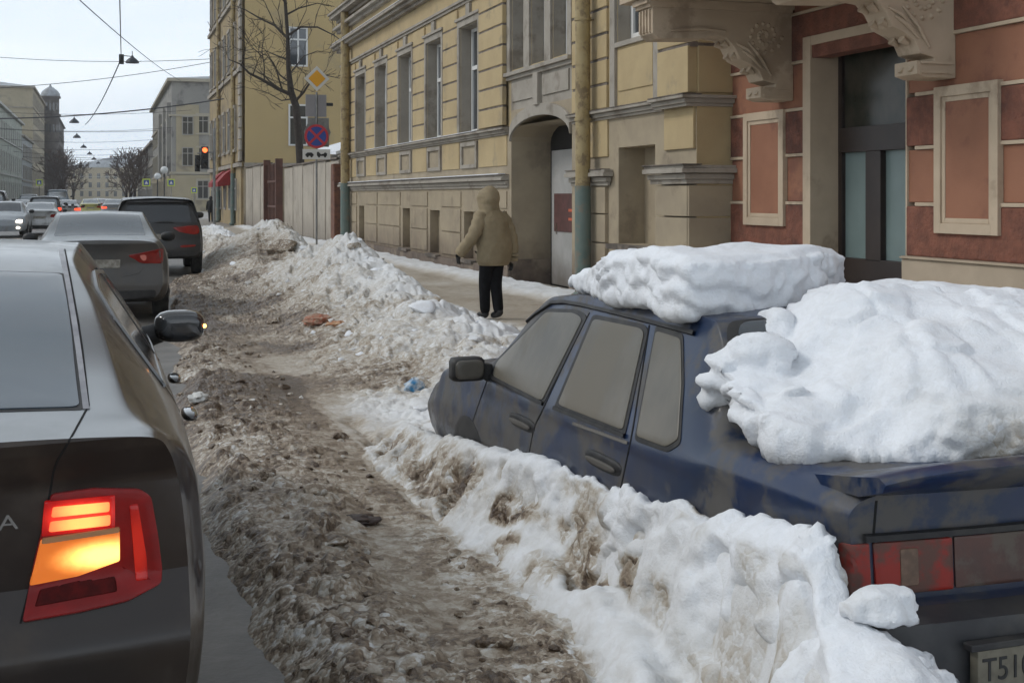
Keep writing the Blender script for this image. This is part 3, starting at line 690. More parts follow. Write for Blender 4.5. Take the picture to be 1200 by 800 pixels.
def gen_car(name, label, loc, w, Lg, H, body_m, glass_m, kind='sedan', group=None, lamps_on=False, rz=0, far=False, lamp_shape=None, roof_snow=None):
    """a generic car of the street with rear glass, side windows, lamps, plate, bumper, mirrors and wheels"""
    t = empty(name, loc, label, 'car', group, rz)
    s = w / .9; k = H / 1.47
    zb = .26 if kind == 'sedan' else .36
    if kind == 'sedan':
        zbelt = .98 * k; deck = 1.10 * k
        S = [(0, sec(.80 * s, zb + .06, .84 * k, (.75 * s, .99 * k), (.68 * s, 1.06 * k), (.5 * s, 1.085 * k), 1.095 * k)),
             (.25, sec(.88 * s, zb, .86 * k, (.82 * s, .995 * k), (.74 * s, 1.085 * k), (.58 * s, 1.115 * k), 1.13 * k)),
             (.55, sec(.90 * s, zb, .87 * k, (.84 * s, zbelt), (.73 * s, 1.11 * k), (.6 * s, 1.13 * k), 1.145 * k)),
             (1.25, sec(.90 * s, zb, .86 * k, (.845 * s, zbelt - .01), (.61 * s, 1.38 * k), (.52 * s, 1.42 * k), 1.44 * k)),
             (2.0, sec(.90 * s, zb, .85 * k, (.845 * s, zbelt - .02), (.62 * s, 1.40 * k), (.53 * s, 1.445 * k), 1.465 * k)),
             (2.6, sec(.90 * s, zb, .84 * k, (.84 * s, zbelt - .03), (.61 * s, 1.37 * k), (.52 * s, 1.41 * k), 1.43 * k)),
             (3.4, sec(.90 * s, zb, .80 * k, (.83 * s, .93 * k), (.74 * s, .97 * k), (.6 * s, 1.0 * k), 1.03 * k)),
             (Lg - .45, sec(.87 * s, zb, .72 * k, (.8 * s, .82 * k), (.7 * s, .86 * k), (.55 * s, .88 * k), .9 * k)),
             (Lg, sec(.74 * s, zb + .02, .58 * k, (.68 * s, .64 * k), (.6 * s, .68 * k), (.45 * s, .7 * k), .72 * k))]
        rf = piecewise([(.2, .06), (.32, 0), (.52, 0), (.6, .03), (.75, .09), (.95, .07), (1.06, .02), (1.12, .05)])
        rg = [(-.60 * s, .60), (.60 * s, .60), (.52 * s, 1.22), (-.52 * s, 1.22)]; gmode = 'T'
        sw = [(.95, 1.02 * k), (2.9, .98 * k), (2.35, 1.34 * k), (1.35, 1.36 * k), (1.15, 1.27 * k)]
    else:
        zbelt = 1.10 * k * .93
        k2 = H / 1.70
        S = [(0, sec(.84 * s, zb + .04, .98 * k2, (.80 * s, 1.10 * k2), (.72 * s, 1.35 * k2), (.60 * s, 1.58 * k2), 1.62 * k2)),
             (.2, sec(.89 * s, zb, 1.0 * k2, (.84 * s, 1.11 * k2), (.73 * s, 1.50 * k2), (.62 * s, 1.62 * k2), 1.66 * k2)),
             (.8, sec(.90 * s, zb, 1.0 * k2, (.85 * s, 1.11 * k2), (.71 * s, 1.57 * k2), (.6 * s, 1.65 * k2), 1.69 * k2)),
             (2.0, sec(.90 * s, zb, .98 * k2, (.85 * s, 1.09 * k2), (.70 * s, 1.60 * k2), (.6 * s, 1.67 * k2), 1.70 * k2)),
             (2.7, sec(.90 * s, zb, .97 * k2, (.85 * s, 1.07 * k2), (.68 * s, 1.55 * k2), (.58 * s, 1.62 * k2), 1.65 * k2)),
             (3.5, sec(.90 * s, zb, .94 * k2, (.84 * s, 1.05 * k2), (.76 * s, 1.08 * k2), (.62 * s, 1.12 * k2), 1.16 * k2)),
             (Lg - .4, sec(.88 * s, zb, .84 * k2, (.8 * s, .93 * k2), (.72 * s, .97 * k2), (.56 * s, 1.0 * k2), 1.03 * k2)),
             (Lg, sec(.76 * s, zb + .05, .66 * k2, (.7 * s, .74 * k2), (.62 * s, .8 * k2), (.48 * s, .82 * k2), .84 * k2))]
        rf = piecewise([(.3, .08), (.42, 0), (.66, 0), (.72, .04), (.95, .07), (1.12, .10), (1.55, .34), (1.7, .36)])
        rg = [(-.66 * s, 1.14 * k2), (.66 * s, 1.14 * k2), (.60 * s, 1.52 * k2), (-.60 * s, 1.52 * k2)]; gmode = 'B'
        sw = [(.35, 1.16 * k2), (3.0, 1.12 * k2), (2.5, 1.5 * k2), (.95, 1.54 * k2), (.5, 1.45 * k2)]
    V, F = car_body(S, rf, piecewise([(.3, .05), (.5, 0), (.75, .08), (1, .1)]), nu=40 if far else 80, nv=4, ncap=10)
    body = mesh_obj('body', V, F, body_m, t, 42, local=True)
    sk = Skin(V, F, loc); q = dict(kd=2, rings=(1, .9, .6, .3)) if far else {}
    panel('rear_window', sk, rg, gmode, .004, glass_m, t, **q)
    panel('side_window', sk, sw, 'R', .004, glass_m, t, both=True, **q)
    if lamp_shape is None:
        zl = .86 * k if kind == 'sedan' else 1.0
        lamp_shape = [(.45 * s, zl - .07), (.86 * s, zl - .09), (.87 * s, zl + .08), (.5 * s, zl + .06)]
    lm = LAMPON if lamps_on else LENSR
    panel('tail_lamp', sk, lamp_shape, 'B', .008, lm, t, both=True, **q)
    zp = .78 * k if kind == 'sedan' else .84
    b = MB(); yb = sk.dirp((0, zp), 'B')[0].y; b.box(-.26, .26, yb - .012, yb + .01, zp - .056, zp + .056); b.build('number_plate', PLATE, t, local=True)
    panel('bumper_trim', sk, [(-.7 * s, zb + .05), (.7 * s, zb + .05), (.72 * s, zb + .17), (-.72 * s, zb + .17)], 'B', .008, BLK, t, **q)
    for sx in (-1, 1):
        mm = blob('mirror', (sx * (.9 * s + .11), 3.05 if kind == 'sedan' else 3.1, zbelt + .07), (.11, .07, .075), BLK, t, 3, ICO2)
    for yy in (.95, Lg - .88):
        for sx in (-1, 1): wheel(t, sx * (w - .10), yy, .32 if kind == 'sedan' else .37, .21)
        for m_ in ('R', 'L'):
            R = .36 if kind == 'sedan' else .42; zc = .32 if kind == 'sedan' else .37
            P = [(yy + R * math.cos(a), max(zc + R * math.sin(a), zb + .03)) for a in np.linspace(0, 2 * math.pi, 20)[:-1]]
            panel('wheel_arch', sk, P, m_, .003, BLK, t, rnd_=0, kd=1, rings=(1, .9, .5))
    if not far:
        strip('door_gap', sk, [(1.15, .9), (1.35, .55), (1.5, zb + .1)], 'R', .008, .0015, SEAM, t, both=True)
        strip('door_gap', sk, [(2.1, zbelt), (2.12, zb + .1)], 'R', .008, .0015, SEAM, t, both=True)
        for yy in (1.3, 2.25):
            for sx in (-1, 1): blob('door_handle', (sx * (w + .006), yy, zbelt - .13), (.018, .09, .014), body_m, t, 2.5, ICO2)
    return t, sk, V, F
LAMPON = mat('lit_tail_lens', (.6, .02, .01), rough=.2, emit=(1, .08, .03), estr=2.2)
# ------------------------------------------------------------------ dark liftback in the left foreground
OCT = mat('grimy_dark_paint', (.022, .014, .011), (.028, .019, .015), .28, 3, dirt=(.062, .046, .032), dirt_amt=.36, coat=.3, spec=.45, up=((.40, .43, .45), .85, .90, .985), low_dirt=((.014, .012, .011), .25, .75), dscale=1.1)
OCTG = mat('rear_glass_film', (.038, .060, .082), (.055, .08, .10), .12, 1.5, spec=.8, ior=1.6, coat=.6)
SIDEG = mat('tinted_side_glass', (.03, .028, .025), (.05, .045, .04), .1, 2, spec=.9, ior=1.6)
OL = (-.64, 3.20, .05)
oct_ = empty('parked_car', OL, 'dark grimy car at the left edge with its brake and turn lamps glowing', 'car')
So = [(0, sec(.85, .26, .90, (.80, 1.01), (.75, 1.055), (.5, 1.07), 1.075)),
      (.05, sec(.865, .24, .90, (.81, 1.01), (.75, 1.062), (.5, 1.078), 1.084)),
      (.24, sec(.895, .22, .91, (.83, 1.01), (.735, 1.075), (.6, 1.10), 1.11)),
      (.50, sec(.905, .2, .91, (.845, 1.005), (.705, 1.125), (.61, 1.155), 1.18)),
      (1.0, sec(.907, .2, .90, (.855, 1.0), (.635, 1.285), (.56, 1.325), 1.345)),
      (1.65, sec(.907, .2, .89, (.855, .99), (.575, 1.395), (.48, 1.44), 1.465)),
      (2.4, sec(.907, .2, .88, (.855, .98), (.58, 1.415), (.49, 1.46), 1.485)),
      (3.0, sec(.907, .2, .87, (.85, .97), (.58, 1.38), (.49, 1.425), 1.45)),
      (3.75, sec(.905, .2, .84, (.84, .945), (.75, .985), (.62, 1.02), 1.05)),
      (4.25, sec(.88, .2, .75, (.81, .84), (.72, .88), (.56, .9), .93)),
      (4.66, sec(.76, .24, .6, (.7, .66), (.62, .7), (.46, .72), .74))]
Vo, Fo = car_body(So, piecewise([(.2, .07), (.30, .0), (.56, -.01), (.64, .04), (.7, .075), (.95, .06), (1.03, .012), (1.06, .0), (1.1, .03)]), piecewise([(.3, .02), (.6, 0), (.75, .1)]), bow=(.13, .22), nu=150, nv=8, ncap=28)
obody = mesh_obj('body', Vo, Fo, OCT, oct_, 30, local=True)
sko = Skin(Vo, Fo, OL)
def mirror_px(pts):                                            # right-hand outline from pixels, mirrored: local (x,y)
    r = [sko.px(p)[0] for p in pts]; return [(v.x, v.y) for v in r] + [(-v.x, v.y) for v in r[::-1]]
rw = mirror_px([(93, 478), (84, 395), (72, 322)])
panel('rear_window_seal', sko, rw, 'T', .002, BLK, oct_, rnd_=1, grow=1.035)
panel('rear_window', sko, rw, 'T', .006, OCTG, oct_, rnd_=1)
# hatch shut line from the roof down to the lamp, both sides
def ribbon_px(name, sk, par, pts, w, off, m, smooth=1):
    """a ribbon on a body along a line read from the street side, mirrored; width in metres"""
    P = dens(chaikin(pts, smooth, False) if smooth else pts, 4, False); H = [sk.px(p) for p in P]; H = [h for h in H if h]
    V = []; F = []
    for i, h in enumerate(H):
        a = H[max(i - 1, 0)][0]; b = H[min(i + 1, len(H) - 1)][0]; d = (b - a).normalized(); s_ = d.cross(h[1]).normalized()
        for sg, o_ in ((1, -.004), (.75, off), (-.75, off), (-1, -.004)): V.append(tuple(h[0] + s_ * sg * w / 2 + h[1] * o_))
    for i in range(len(H) - 1):
        for j in range(3): F.append([i * 4 + j, i * 4 + j + 1, i * 4 + j + 5, i * 4 + j + 4])
    for sg in (1, -1): o = mesh_obj(name, [(sg * x, y, z) for x, y, z in V], F if sg > 0 else [f[::-1] for f in F], m, par, 60, local=True); orient(o)
ribbon_px('hatch_gap', sko, oct_, [(24, 730), (45, 650), (59, 575), (64, 545), (82, 515), (104, 475)], .007, .0012, SEAM)
ribbon_px('hatch_gap', sko, oct_, [(104, 475), (95, 395), (81, 318), (76, 292)], .007, .0012, SEAM)
ribbon_px('hatch_sheen', sko, oct_, [(101, 480), (90, 395), (77.5, 320), (71, 293)], .020, .003, mat('painted_sheen', (.33, .33, .35), (.22, .22, .24), .35, 12))  # pale strip: the sky's sheen on the hatch frame put in as colour
# lamp
def lens(name, m, pts, off, par=None, rn=1, **k):
    V, F = panel_vf(sko, pts, 'px', off, rnd_=rn, kd=4, **k)
    for sg in (1, -1):
        o = mesh_obj(name, [(sg * x, y, z) for x, y, z in V], F if sg > 0 else [f[::-1] for f in F], m, par[0 if sg > 0 else 1] if par else oct_, 50, local=True); orient(o)
        yield o
LRED = mat('dark_red_lens', (.20, .008, .008), (.11, .006, .006), .28, 7, spec=.3, emit=(.8, .015, .012), estr=.05)
lampR, lampL = lens('tail_lamp', LRED, [(60, 578), (110, 571), (163, 572), (176, 580), (184, 625), (189, 665), (188, 684), (150, 704), (90, 718), (26, 729), (40, 655)], .012, rn=1)
LP2 = (lampR, lampL)
def glow_mat(name, centre, rad, c0, c1, e0, e1, stripes=0):
    m = bpy.data.materials.new(name); m.use_nodes = True; nt = m.node_tree; nd = nt.nodes; lk = nt.links.new; b = nd['Principled BSDF']; b.inputs['Roughness'].default_value = .15
    t = nd.new('ShaderNodeTexCoord'); mp_ = nd.new('ShaderNodeMapping'); mp_.vector_type = 'POINT'; mp_.inputs['Location'].default_value = tuple(-centre[i] / rad[i] for i in range(3)); mp_.inputs['Scale'].default_value = tuple(1 / r for r in rad)
    lk(t.outputs['Object'], mp_.inputs[0]); ln = nd.new('ShaderNodeVectorMath'); ln.operation = 'LENGTH'; lk(mp_.outputs[0], ln.inputs[0])
    w = nd.new('ShaderNodeTexNoise'); w.inputs['Scale'].default_value = 60; lk(t.outputs['Object'], w.inputs['Vector']); ad = nd.new('ShaderNodeMath'); ad.operation = 'MULTIPLY_ADD'; lk(w.outputs[0], ad.inputs[0]); ad.inputs[1].default_value = .12; lk(ln.outputs['Value'], ad.inputs[2])
    r = nd.new('ShaderNodeMapRange'); r.interpolation_type = 'SMOOTHSTEP'; r.inputs['From Min'].default_value = .25; r.inputs['From Max'].default_value = 1.15; r.inputs['To Min'].default_value = 1; r.inputs['To Max'].default_value = 0; lk(ad.outputs[0], r.inputs[0])
    x = nd.new('ShaderNodeMix'); x.data_type = 'RGBA'; x.inputs[6].default_value = c1 + (1,); x.inputs[7].default_value = c0 + (1,); lk(r.outputs[0], x.inputs[0]); lk(x.outputs[2], b.inputs['Emission Color'])
    y = nd.new('ShaderNodeMapRange'); y.inputs['To Min'].default_value = e1; y.inputs['To Max'].default_value = e0; lk(r.outputs[0], y.inputs[0]); lk(y.outputs[0], b.inputs['Emission Strength'])
    b.inputs['Base Color'].default_value = c1 + (1,); MATS[name] = m; return m
def mirrored(pts, off, name, matf, par, **k):
    h = sko.px(tuple(np.mean(np.array(pts), 0)))[0]
    for sg in (1, -1):
        V, F = panel_vf(sko, pts, 'px', off, rnd_=.5, kd=5, **k)
        o = mesh_obj(name, [(sg * x, y, z) for x, y, z in V], F if sg > 0 else [f[::-1] for f in F], matf(sg, h), par[0 if sg > 0 else 1], 50, local=True); orient(o)
mirrored([(52, 586), (134, 578), (134, 617), (48, 627)], .014, 'brake_chamber', lambda sg, h: glow_mat('brake_chamber%d' % sg, (sg * h.x, h.y, h.z), (.11, .3, .05), (1, .06, .03), (.5, .008, .008), 1.1, .25), LP2)
for q in ([(61, 592), (127, 586), (127, 597), (59, 604)], [(58, 609), (128, 601), (128, 613), (56, 621)]):
    mirrored(q, .018, 'brake_light_bar', lambda sg, h: glow_mat('brake_bar%d%d' % (sg, int(h.z * 1000)), (sg * (h.x + .01), h.y, h.z), (.09, .3, .05), (1, .36, .09), (1, .13, .05), 2.0, 1.0), LP2)
bl_ = sko.px((118, 648))[0]
mirrored([(47, 630), (139, 617), (139, 655), (90, 673), (34, 684)], .016, 'turn_signal', lambda sg, h: glow_mat('turn_lens%d' % sg, (sg * (bl_.x + .005), bl_.y, bl_.z), (.135, .3, .05), (1, .62, .16), (.85, .20, .03), 2.6, .42), LP2)
mirrored([(49, 628), (139, 615), (139, 621), (47, 635)], .019, 'lens_rib', lambda sg, h: mat('lens_rib_amber', (.5, .25, .12), rough=.2), LP2)
mirrored([(46, 692), (134, 672), (136, 694), (40, 712)], .016, 'reverse_lens', lambda sg, h: mat('dim_lower_lens', (.09, .005, .005), (.05, .004, .004), .6, 30, spec=.15), LP2)
mirrored([(150, 590), (160, 588), (170, 650), (172, 680), (158, 682), (154, 630)], .0155, 'side_lens', lambda sg, h: glow_mat('side_lens%d' % sg, (sg * h.x, h.y, h.z), (.05, .3, .14), (1, .05, .02), (.35, .006, .006), .28, .06), LP2)
# lettering: mesh letters wrapped on the tailgate
vs, fs = text_mesh('OCTAVIA', .052, .0025)
# last letters end at column 21, line 611
e = sko.px((22, 611))[0]; wtx = max(v[0] for v in vs)
pts = []
for (x, y, z) in vs:
    X = e.x - wtx * 1.35 + x * 1.35; Z = e.z + y - .0
    h = sko.dirp((X, Z), 'B')[0]; pts.append((X, h.y - .003 - z, Z))
mesh_obj('badge_lettering', pts, fs, CHR, oct_, None, local=True)
# flank: window, seals, handles, mirror, arch
ws = [sko.px(p)[0] for p in [(166, 436), (150, 408), (128, 362), (112, 328), (106, 306)]]
sidew = [(1.05, 1.045), (3.35, .99), (3.0, 1.15), (2.45, 1.33), (1.9, 1.36), (1.45, 1.325), (1.2, 1.24)]
panel('side_window_seal', sko, sidew, 'R', .003, CHR if False else BLK, oct_, both=True, grow=1.02, rnd_=1)
panel('side_window', sko, sidew, 'R', .007, SIDEG, oct_, both=True, rnd_=1)
strip('window_trim', sko, sidew, 'R', .016, .010, mat('dull_trim', (.25, .25, .25), rough=.3, metal=.6), oct_, both=True, closed=True)
strip('door_pillar', sko, [(2.05, 1.0), (2.12, 1.36)], 'R', .07, .009, BLK, oct_, both=True)
strip('door_gap', sko, [(1.18, 1.2), (1.12, .95), (1.25, .72), (1.5, .35)], 'R', .008, .0015, SEAM, oct_, both=True)
strip('door_gap', sko, [(2.08, .96), (2.1, .25)], 'R', .008, .0015, SEAM, oct_, both=True)
for yy, zz in ((1.32, .905), (2.30, .895)):
    for sx in (-1, 1):
        blob('door_handle', (sx * .925, yy, zz), (.028, .10, .017), CHR if False else mat('dark_gloss', (.03, .028, .026), rough=.12, coat=1), oct_, 2.5)
for sx in (-1, 1):
    mr = blob('door_mirror', (sx * .985, 3.02, 1.04), (.115, .075, .075), mat('dark_gloss', (.03, .028, .026)), oct_, 3.2)
    blob('mirror_glass', (sx * .99, 2.955, 1.04), (.094, .018, .058), mat('mirror_face', (.02, .022, .025), rough=.08, spec=1), mr, 4)
    MB().tube([(sx * .82, 3.06, .985), (sx * .87, 3.05, 1.0), (sx * .92, 3.04, 1.02)], [.055, .05, .05], 10).build('mirror_arm', BLK, mr, 60, local=True)
    blob('turn_repeater', (sx * 1.096, 2.985, 1.04), (.012, .012, .010), mat('lit_repeater', (1, .5, .1), emit=(1, .35, .08), estr=9), mr, 2, ICO2)
for yy in (.98, 3.72):
    for sx, m_ in ((1, 'R'), (-1, 'L')):
        wheel(oct_, sx * .80, yy, .325, .21)
        P = [(yy + .37 * math.cos(a), max(.33 + .37 * math.sin(a), .22)) for a in np.linspace(0, 2 * math.pi, 30)[:-1]]
        panel('wheel_arch', sko, P, m_, .003, BLK, oct_, rnd_=0, kd=1, rings=(1, .9, .5))
panel('bumper_insert', sko, [(-.62, .30), (.62, .30), (.66, .40), (-.66, .40)], 'B', .006, BLK, oct_)
panel('number_plate', sko, [(-.26, .70), (.26, .70), (.26, .80), (-.26, .80)], 'B', .01, PLATE, oct_, rnd_=0)
blob('roof_antenna', (0, 1.85, 1.50), (.02, .07, .03), BLK, oct_, 2)

# ------------------------------------------------------------------ grey sedan and dark crossover ahead
GREYP = mat('grey_salted_paint', (.085, .082, .077), (.065, .062, .058), .35, 2, dirt=(.105, .095, .082), dirt_amt=.45, coat=.15, up=((.42, .46, .49), .8, .75, .98), low_dirt=((.07, .062, .055), .1, .6))
FGL = mat('hazy_rear_glass', (.10, .12, .135), (.12, .14, .155), .14, 1.2, spec=1, ior=1.8, coat=1)
vx, skv, Vv, Fv = gen_car('parked_car', 'salt-grey sedan with a boomerang tail lamp stopped just ahead of the dark car', (-.03, 18.0, 0), .915, 4.41, 1.49, GREYP, mat('sedan_rear_glass', (.06, .075, .088), (.075, .09, .10), .14, 1.2, spec=.9, ior=1.6, coat=.8),
    lamp_shape=[(.34, .90), (.62, .95), (.80, .99), (.83, .97), (.82, .80), (.79, .78), (.52, .79), (.46, .84)])
for sx in (1, -1):
    panel('lamp_inner', skv, [(sx * .50, .90), (sx * .60, .91), (sx * .60, .83), (sx * .55, .82)], 'B', .016, mat('pale_red_lens', (.75, .25, .2), rough=.2), vx)
    strip('bumper_crease', skv, [(sx * .28, .62), (sx * .50, .66), (sx * .62, .80)], 'B', .02, .006, GREYP, vx)
DARKP = mat('dark_crossover_paint', (.02, .02, .021), (.03, .028, .027), .35, 2, dirt=(.045, .04, .034), dirt_amt=.4, coat=.15, up=((.36, .39, .41), .75, .8, .98), low_dirt=((.03, .027, .024), .2, .7))
sx_, sks, Vs_, Fs_ = gen_car('parked_car', 'black muddy crossover parked ahead beside the ploughed snow', (1.13, 28.2, 0), .95, 4.7, 1.70, DARKP, mat('dark_rear_glass', (.025, .028, .032), rough=.15, spec=.6, ior=1.5, coat=.3), kind='suv',
    lamp_shape=[(.28, 1.03), (.80, 1.08), (.86, 1.02), (.86, .90), (.76, .87), (.45, .93)])
panel('spoiler', sks, [(-.66, 1.56), (.66, 1.56), (.62, 1.60), (-.62, 1.60)], 'B', .06, DARKP, sx_, thick=.06)
strip('rear_wiper', sks, [(-.05, 1.15), (.32, 1.14)], 'B', .035, .02, BLK, sx_)
for s_ in (1, -1): panel('reflector', sks, [(s_ * .45, .60), (s_ * .78, .62), (s_ * .78, .66), (s_ * .45, .65)], 'B', .01, LENSR, sx_)

# ------------------------------------------------------------------ blue sedan under the snow
BLUE = mat('dusty_blue_paint', (.007, .023, .075), (.011, .026, .062), .32, 2, dirt=(.10, .092, .080), dirt_amt=.50, coat=.15, low_dirt=((.075, .067, .057), .1, .9), dscale=4.2)
BLUEC = mat('clean_blue_paint', (.010, .035, .105), (.014, .036, .085), .3, 3, dirt=(.06, .06, .06), dirt_amt=.25, coat=.35)
DGL = mat('dust_caked_glass', (.125, .115, .090), (.075, .072, .060), .4, 2.2, dirt=(.16, .148, .12), dirt_amt=.35, spec=.6, low_dirt=((.17, .152, .12), .88, 1.22), stretch=(1, 1, .5))
RUB = mat('black_rubber_trim', (.016, .016, .018), (.035, .034, .032), .6, 10)
BL = (2.885, 3.24, -.15)
blu = empty('parked_car', BL, 'dirty dark blue sedan buried in snow at the right, windows caked with dust', 'car')
BRZ = math.radians(2.0); blu.rotation_euler[2] = BRZ
Sb = [(0, sec(.79, .32, .80, (.785, .905), (.735, .955), (.58, .978), .995)),
      (.14, sec(.822, .28, .80, (.805, .91), (.75, .965), (.6, .985), 1.005)),
      (.62, sec(.825, .26, .80, (.805, .905), (.75, .965), (.6, .985), 1.005)),
      (.92, sec(.825, .26, .80, (.802, .90), (.735, .965), (.6, .99), 1.015)),
      (.99, sec(.825, .26, .80, (.798, .90), (.69, 1.03), (.57, 1.07), 1.09)),
      (1.25, sec(.825, .26, .80, (.790, .905), (.61, 1.325), (.545, 1.375), 1.395)),
      (1.45, sec(.825, .26, .80, (.790, .90), (.605, 1.34), (.54, 1.385), 1.405)),
      (2.05, sec(.825, .26, .79, (.790, .895), (.605, 1.345), (.54, 1.39), 1.41)),
      (2.92, sec(.825, .26, .78, (.787, .885), (.61, 1.295), (.54, 1.345), 1.37)),
      (3.66, sec(.822, .26, .76, (.782, .865), (.70, .905), (.58, .93), .955)),
      (4.22, sec(.81, .28, .72, (.765, .81), (.68, .84), (.5, .865), .885)),
      (4.70, sec(.77, .3, .6, (.72, .68), (.63, .72), (.46, .74), .76))]
Vb, Fb = car_body(Sb, piecewise([(.25, .03), (.34, -.03), (.62, -.05), (.65, .035), (.84, .045), (.95, .03), (1.0, .02)]), piecewise([(.3, .02), (.6, 0), (.75, .1)]), bow=(.05, .07), nu=190, nv=8, ncap=28, ends=(.22, .4))
mesh_obj('body', Vb, Fb, BLUE, blu, 38, local=True)
skb = Skin(Vb, Fb, BL, BRZ)
def both_px(name, pts, off, m, par=None, **k):                 # outline read on the street side, mirrored to the far side
    V, F = panel_vf(skb, pts, 'px', off, **k); r = []
    for sg in (1, -1):
        o = mesh_obj(name, [(sg * x, y, z) for x, y, z in V], F if sg > 0 else [f[::-1] for f in F], m, par if par else blu, 50, local=True); orient(o); r.append(o)
    return r
def line_px(name, pts, w, off, m): ribbon_px(name, skb, blu, pts, w, off, m)
FW = [(583, 425), (641, 366), (674, 367), (684, 374), (636, 470), (578, 441)]
RW = [(697, 374), (752, 385), (756, 391), (731, 504), (655, 474)]
QW = [(770, 388), (799, 397), (800, 450), (796, 515), (782, 524), (747, 511)]
for nm, P, g in (('front_door_window', FW, 1.10), ('rear_door_window', RW, 1.10), ('quarter_window', QW, 1.10)):
    s_ = both_px('window_seal', P, .004, RUB, grow=g, rnd_=1)
    both_px(nm, P, .009, DGL, rnd_=1)
line_px('gutter_rail', [(574, 418), (643, 355), (668, 354), (740, 371), (815, 391)], .022, .014, RUB)
line_px('door_gap', [(691, 366), (664, 420), (638, 476), (626, 500), (620, 530), (618, 560)], .012, .002, SEAM)
line_px('door_gap', [(761, 381), (751, 445), (740, 513), (733, 545), (722, 600)], .012, .002, SEAM)
line_px('door_gap', [(573, 440), (562, 470), (552, 500)], .012, .002, SEAM)
line_px('belt_moulding', [(575, 441), (637, 473)], .022, .012, RUB)
line_px('belt_moulding', [(650, 478), (733, 511)], .022, .012, RUB)
line_px('door_crease', [(672, 496), (736, 519)], .016, .005, mat('dusty_edge', (.17, .16, .145), rough=.8))
def handle(px0, px1, h0):
    a, b = skb.px(px0)[0], skb.px(px1)[0]; c = (a + b) / 2
    for sg in (1, -1):
        x = sg * abs(c.x); o = blob('door_handle', (x - sg * .002, c.y, c.z), (.012, abs(a.y - b.y) * .62, .034), RUB, blu, 3.5)
        blob('handle_grip', (x + sg * .016, c.y, c.z - .004), (.010, abs(a.y - b.y) * .5, .014), mat('dusty_grip', (.09, .083, .072), rough=.7), o, 3)
handle((600, 490), (624, 500), 1); handle((690, 534), (724, 550), 1)
# door mirror with dusty glass
mc = skb.R @ (at(547, 432, 6.85) - Vector(BL))
for sg in (-1, 1):
    x = sg * abs(mc.x)
    mo = blob('door_mirror', (x, mc.y, mc.z), (.092, .05, .064), RUB, blu, 7)
    blob('mirror_glass', (x - sg * 0 + sg * -.012 * 0, mc.y - .05, mc.z + .002), (.077, .012, .050), mat('dusty_mirror', (.12, .11, .09), (.1, .09, .075), .35, 8), mo, 5)
    xb = abs(skb.dirp((mc.y + .03, mc.z - .03), 'L')[0].x) if False else abs(skb.dirp((mc.y + .03, .84), 'L')[0].x); x0 = sg * (xb - .03); x1 = sg * (abs(mc.x) - .05)
    MB().prism([(x0, mc.y - .01, mc.z - .09), (x1, mc.y - .02, mc.z - .035), (x1, mc.y - .02, mc.z + .03), (x0, mc.y - .01, mc.z + .02)], (0, .07, 0)).build('mirror_foot', RUB, mo, None, .008, local=True)
MB().tube([(-.56, 2.30, 1.375), (-.57, 2.30, 1.425)], .006, 6).build('roof_clip', mat('pale_clip', (.6, .6, .58), rough=.5), blu, local=True)
# rear: spoiler, boot gap, lamps, trim, bumper, plate
b_ = MB()
def sp_ring(x):                                               # ducktail section at lateral x
    u = abs(x) / .74; rise = .035 * (1 - u ** 4); y0 = .055 * u * u
    return [(x, .30, .985), (x, .10, 1.02 + rise * .6), (x, y0 - .085, 1.045 + rise), (x, y0 - .12, 1.03 + rise), (x, y0 - .105, 1.005 + rise), (x, y0 + .01, .965), (x, .26, .955)]
rings = [sp_ring(x) for x in np.linspace(-.76, .76, 25)]
v, f = loft_solid(rings); so_ = mesh_obj('boot_spoiler', v, f, BLUE, blu, 45, local=True); bmx = bmesh.new(); bmx.from_mesh(so_.data); bmesh.ops.recalc_face_normals(bmx, faces=bmx.faces); bmx.to_mesh(so_.data); bmx.free()
MB().box(-.16, .16, -.10, -.02, .985, 1.008).build('stop_lamp', LENSR, so_, local=True)
strip('tailgate_trim', skb, [(-.735, .838), (.735, .838)], 'B', .026, .018, RUB, blu, k=20, thick=.02)
REDL = mat('red_lamp_lens', (.30, .024, .015), (.19, .02, .015), .35, 9, dirt=(.11, .07, .055), dirt_amt=.55, spec=.4, dscale=9)
APP = mat('grimy_applique', (.10, .045, .035), (.075, .04, .033), .4, 12, dirt=(.12, .1, .08), dirt_amt=.5, dscale=8)
for sg in (1, -1):
    o = panel('tail_lamp', skb, [(sg * .44, .668), (sg * .70, .668), (sg * .705, .822), (sg * .44, .822)], 'B', .010, REDL, blu, rnd_=.3, thick=.03)
    panel('side_lamp', skb, [(sg * .715, .672), (sg * .785, .675), (sg * .785, .820), (sg * .718, .822)], 'B', .008, REDL, o, rnd_=.2, thick=.03)
    panel('reverse_lens', skb, [(sg * .56, .69), (sg * .62, .69), (sg * .62, .80), (sg * .56, .80)], 'B', .0125, mat('grimy_clear_lens', (.12, .075, .05), (.2, .12, .08), .5, 20), o, rnd_=.3)
panel('reflector_panel', skb, [(-.432, .670), (.432, .670), (.432, .822), (-.432, .822)], 'B', .009, APP, blu, rnd_=.2, thick=.03)
P = [(-.84, .45), (-.835, .12), (-.80, -.045), (-.70, -.085), (0, -.11), (.70, -.085), (.80, -.045), (.835, .12), (.84, .45)]
P = chaikin(P, 2, False)
sec_ = [(0, .64), (.0, .35), (-.025, .37), (-.03, .52), (-.02, .585), (0.0, .605)]
rr = []
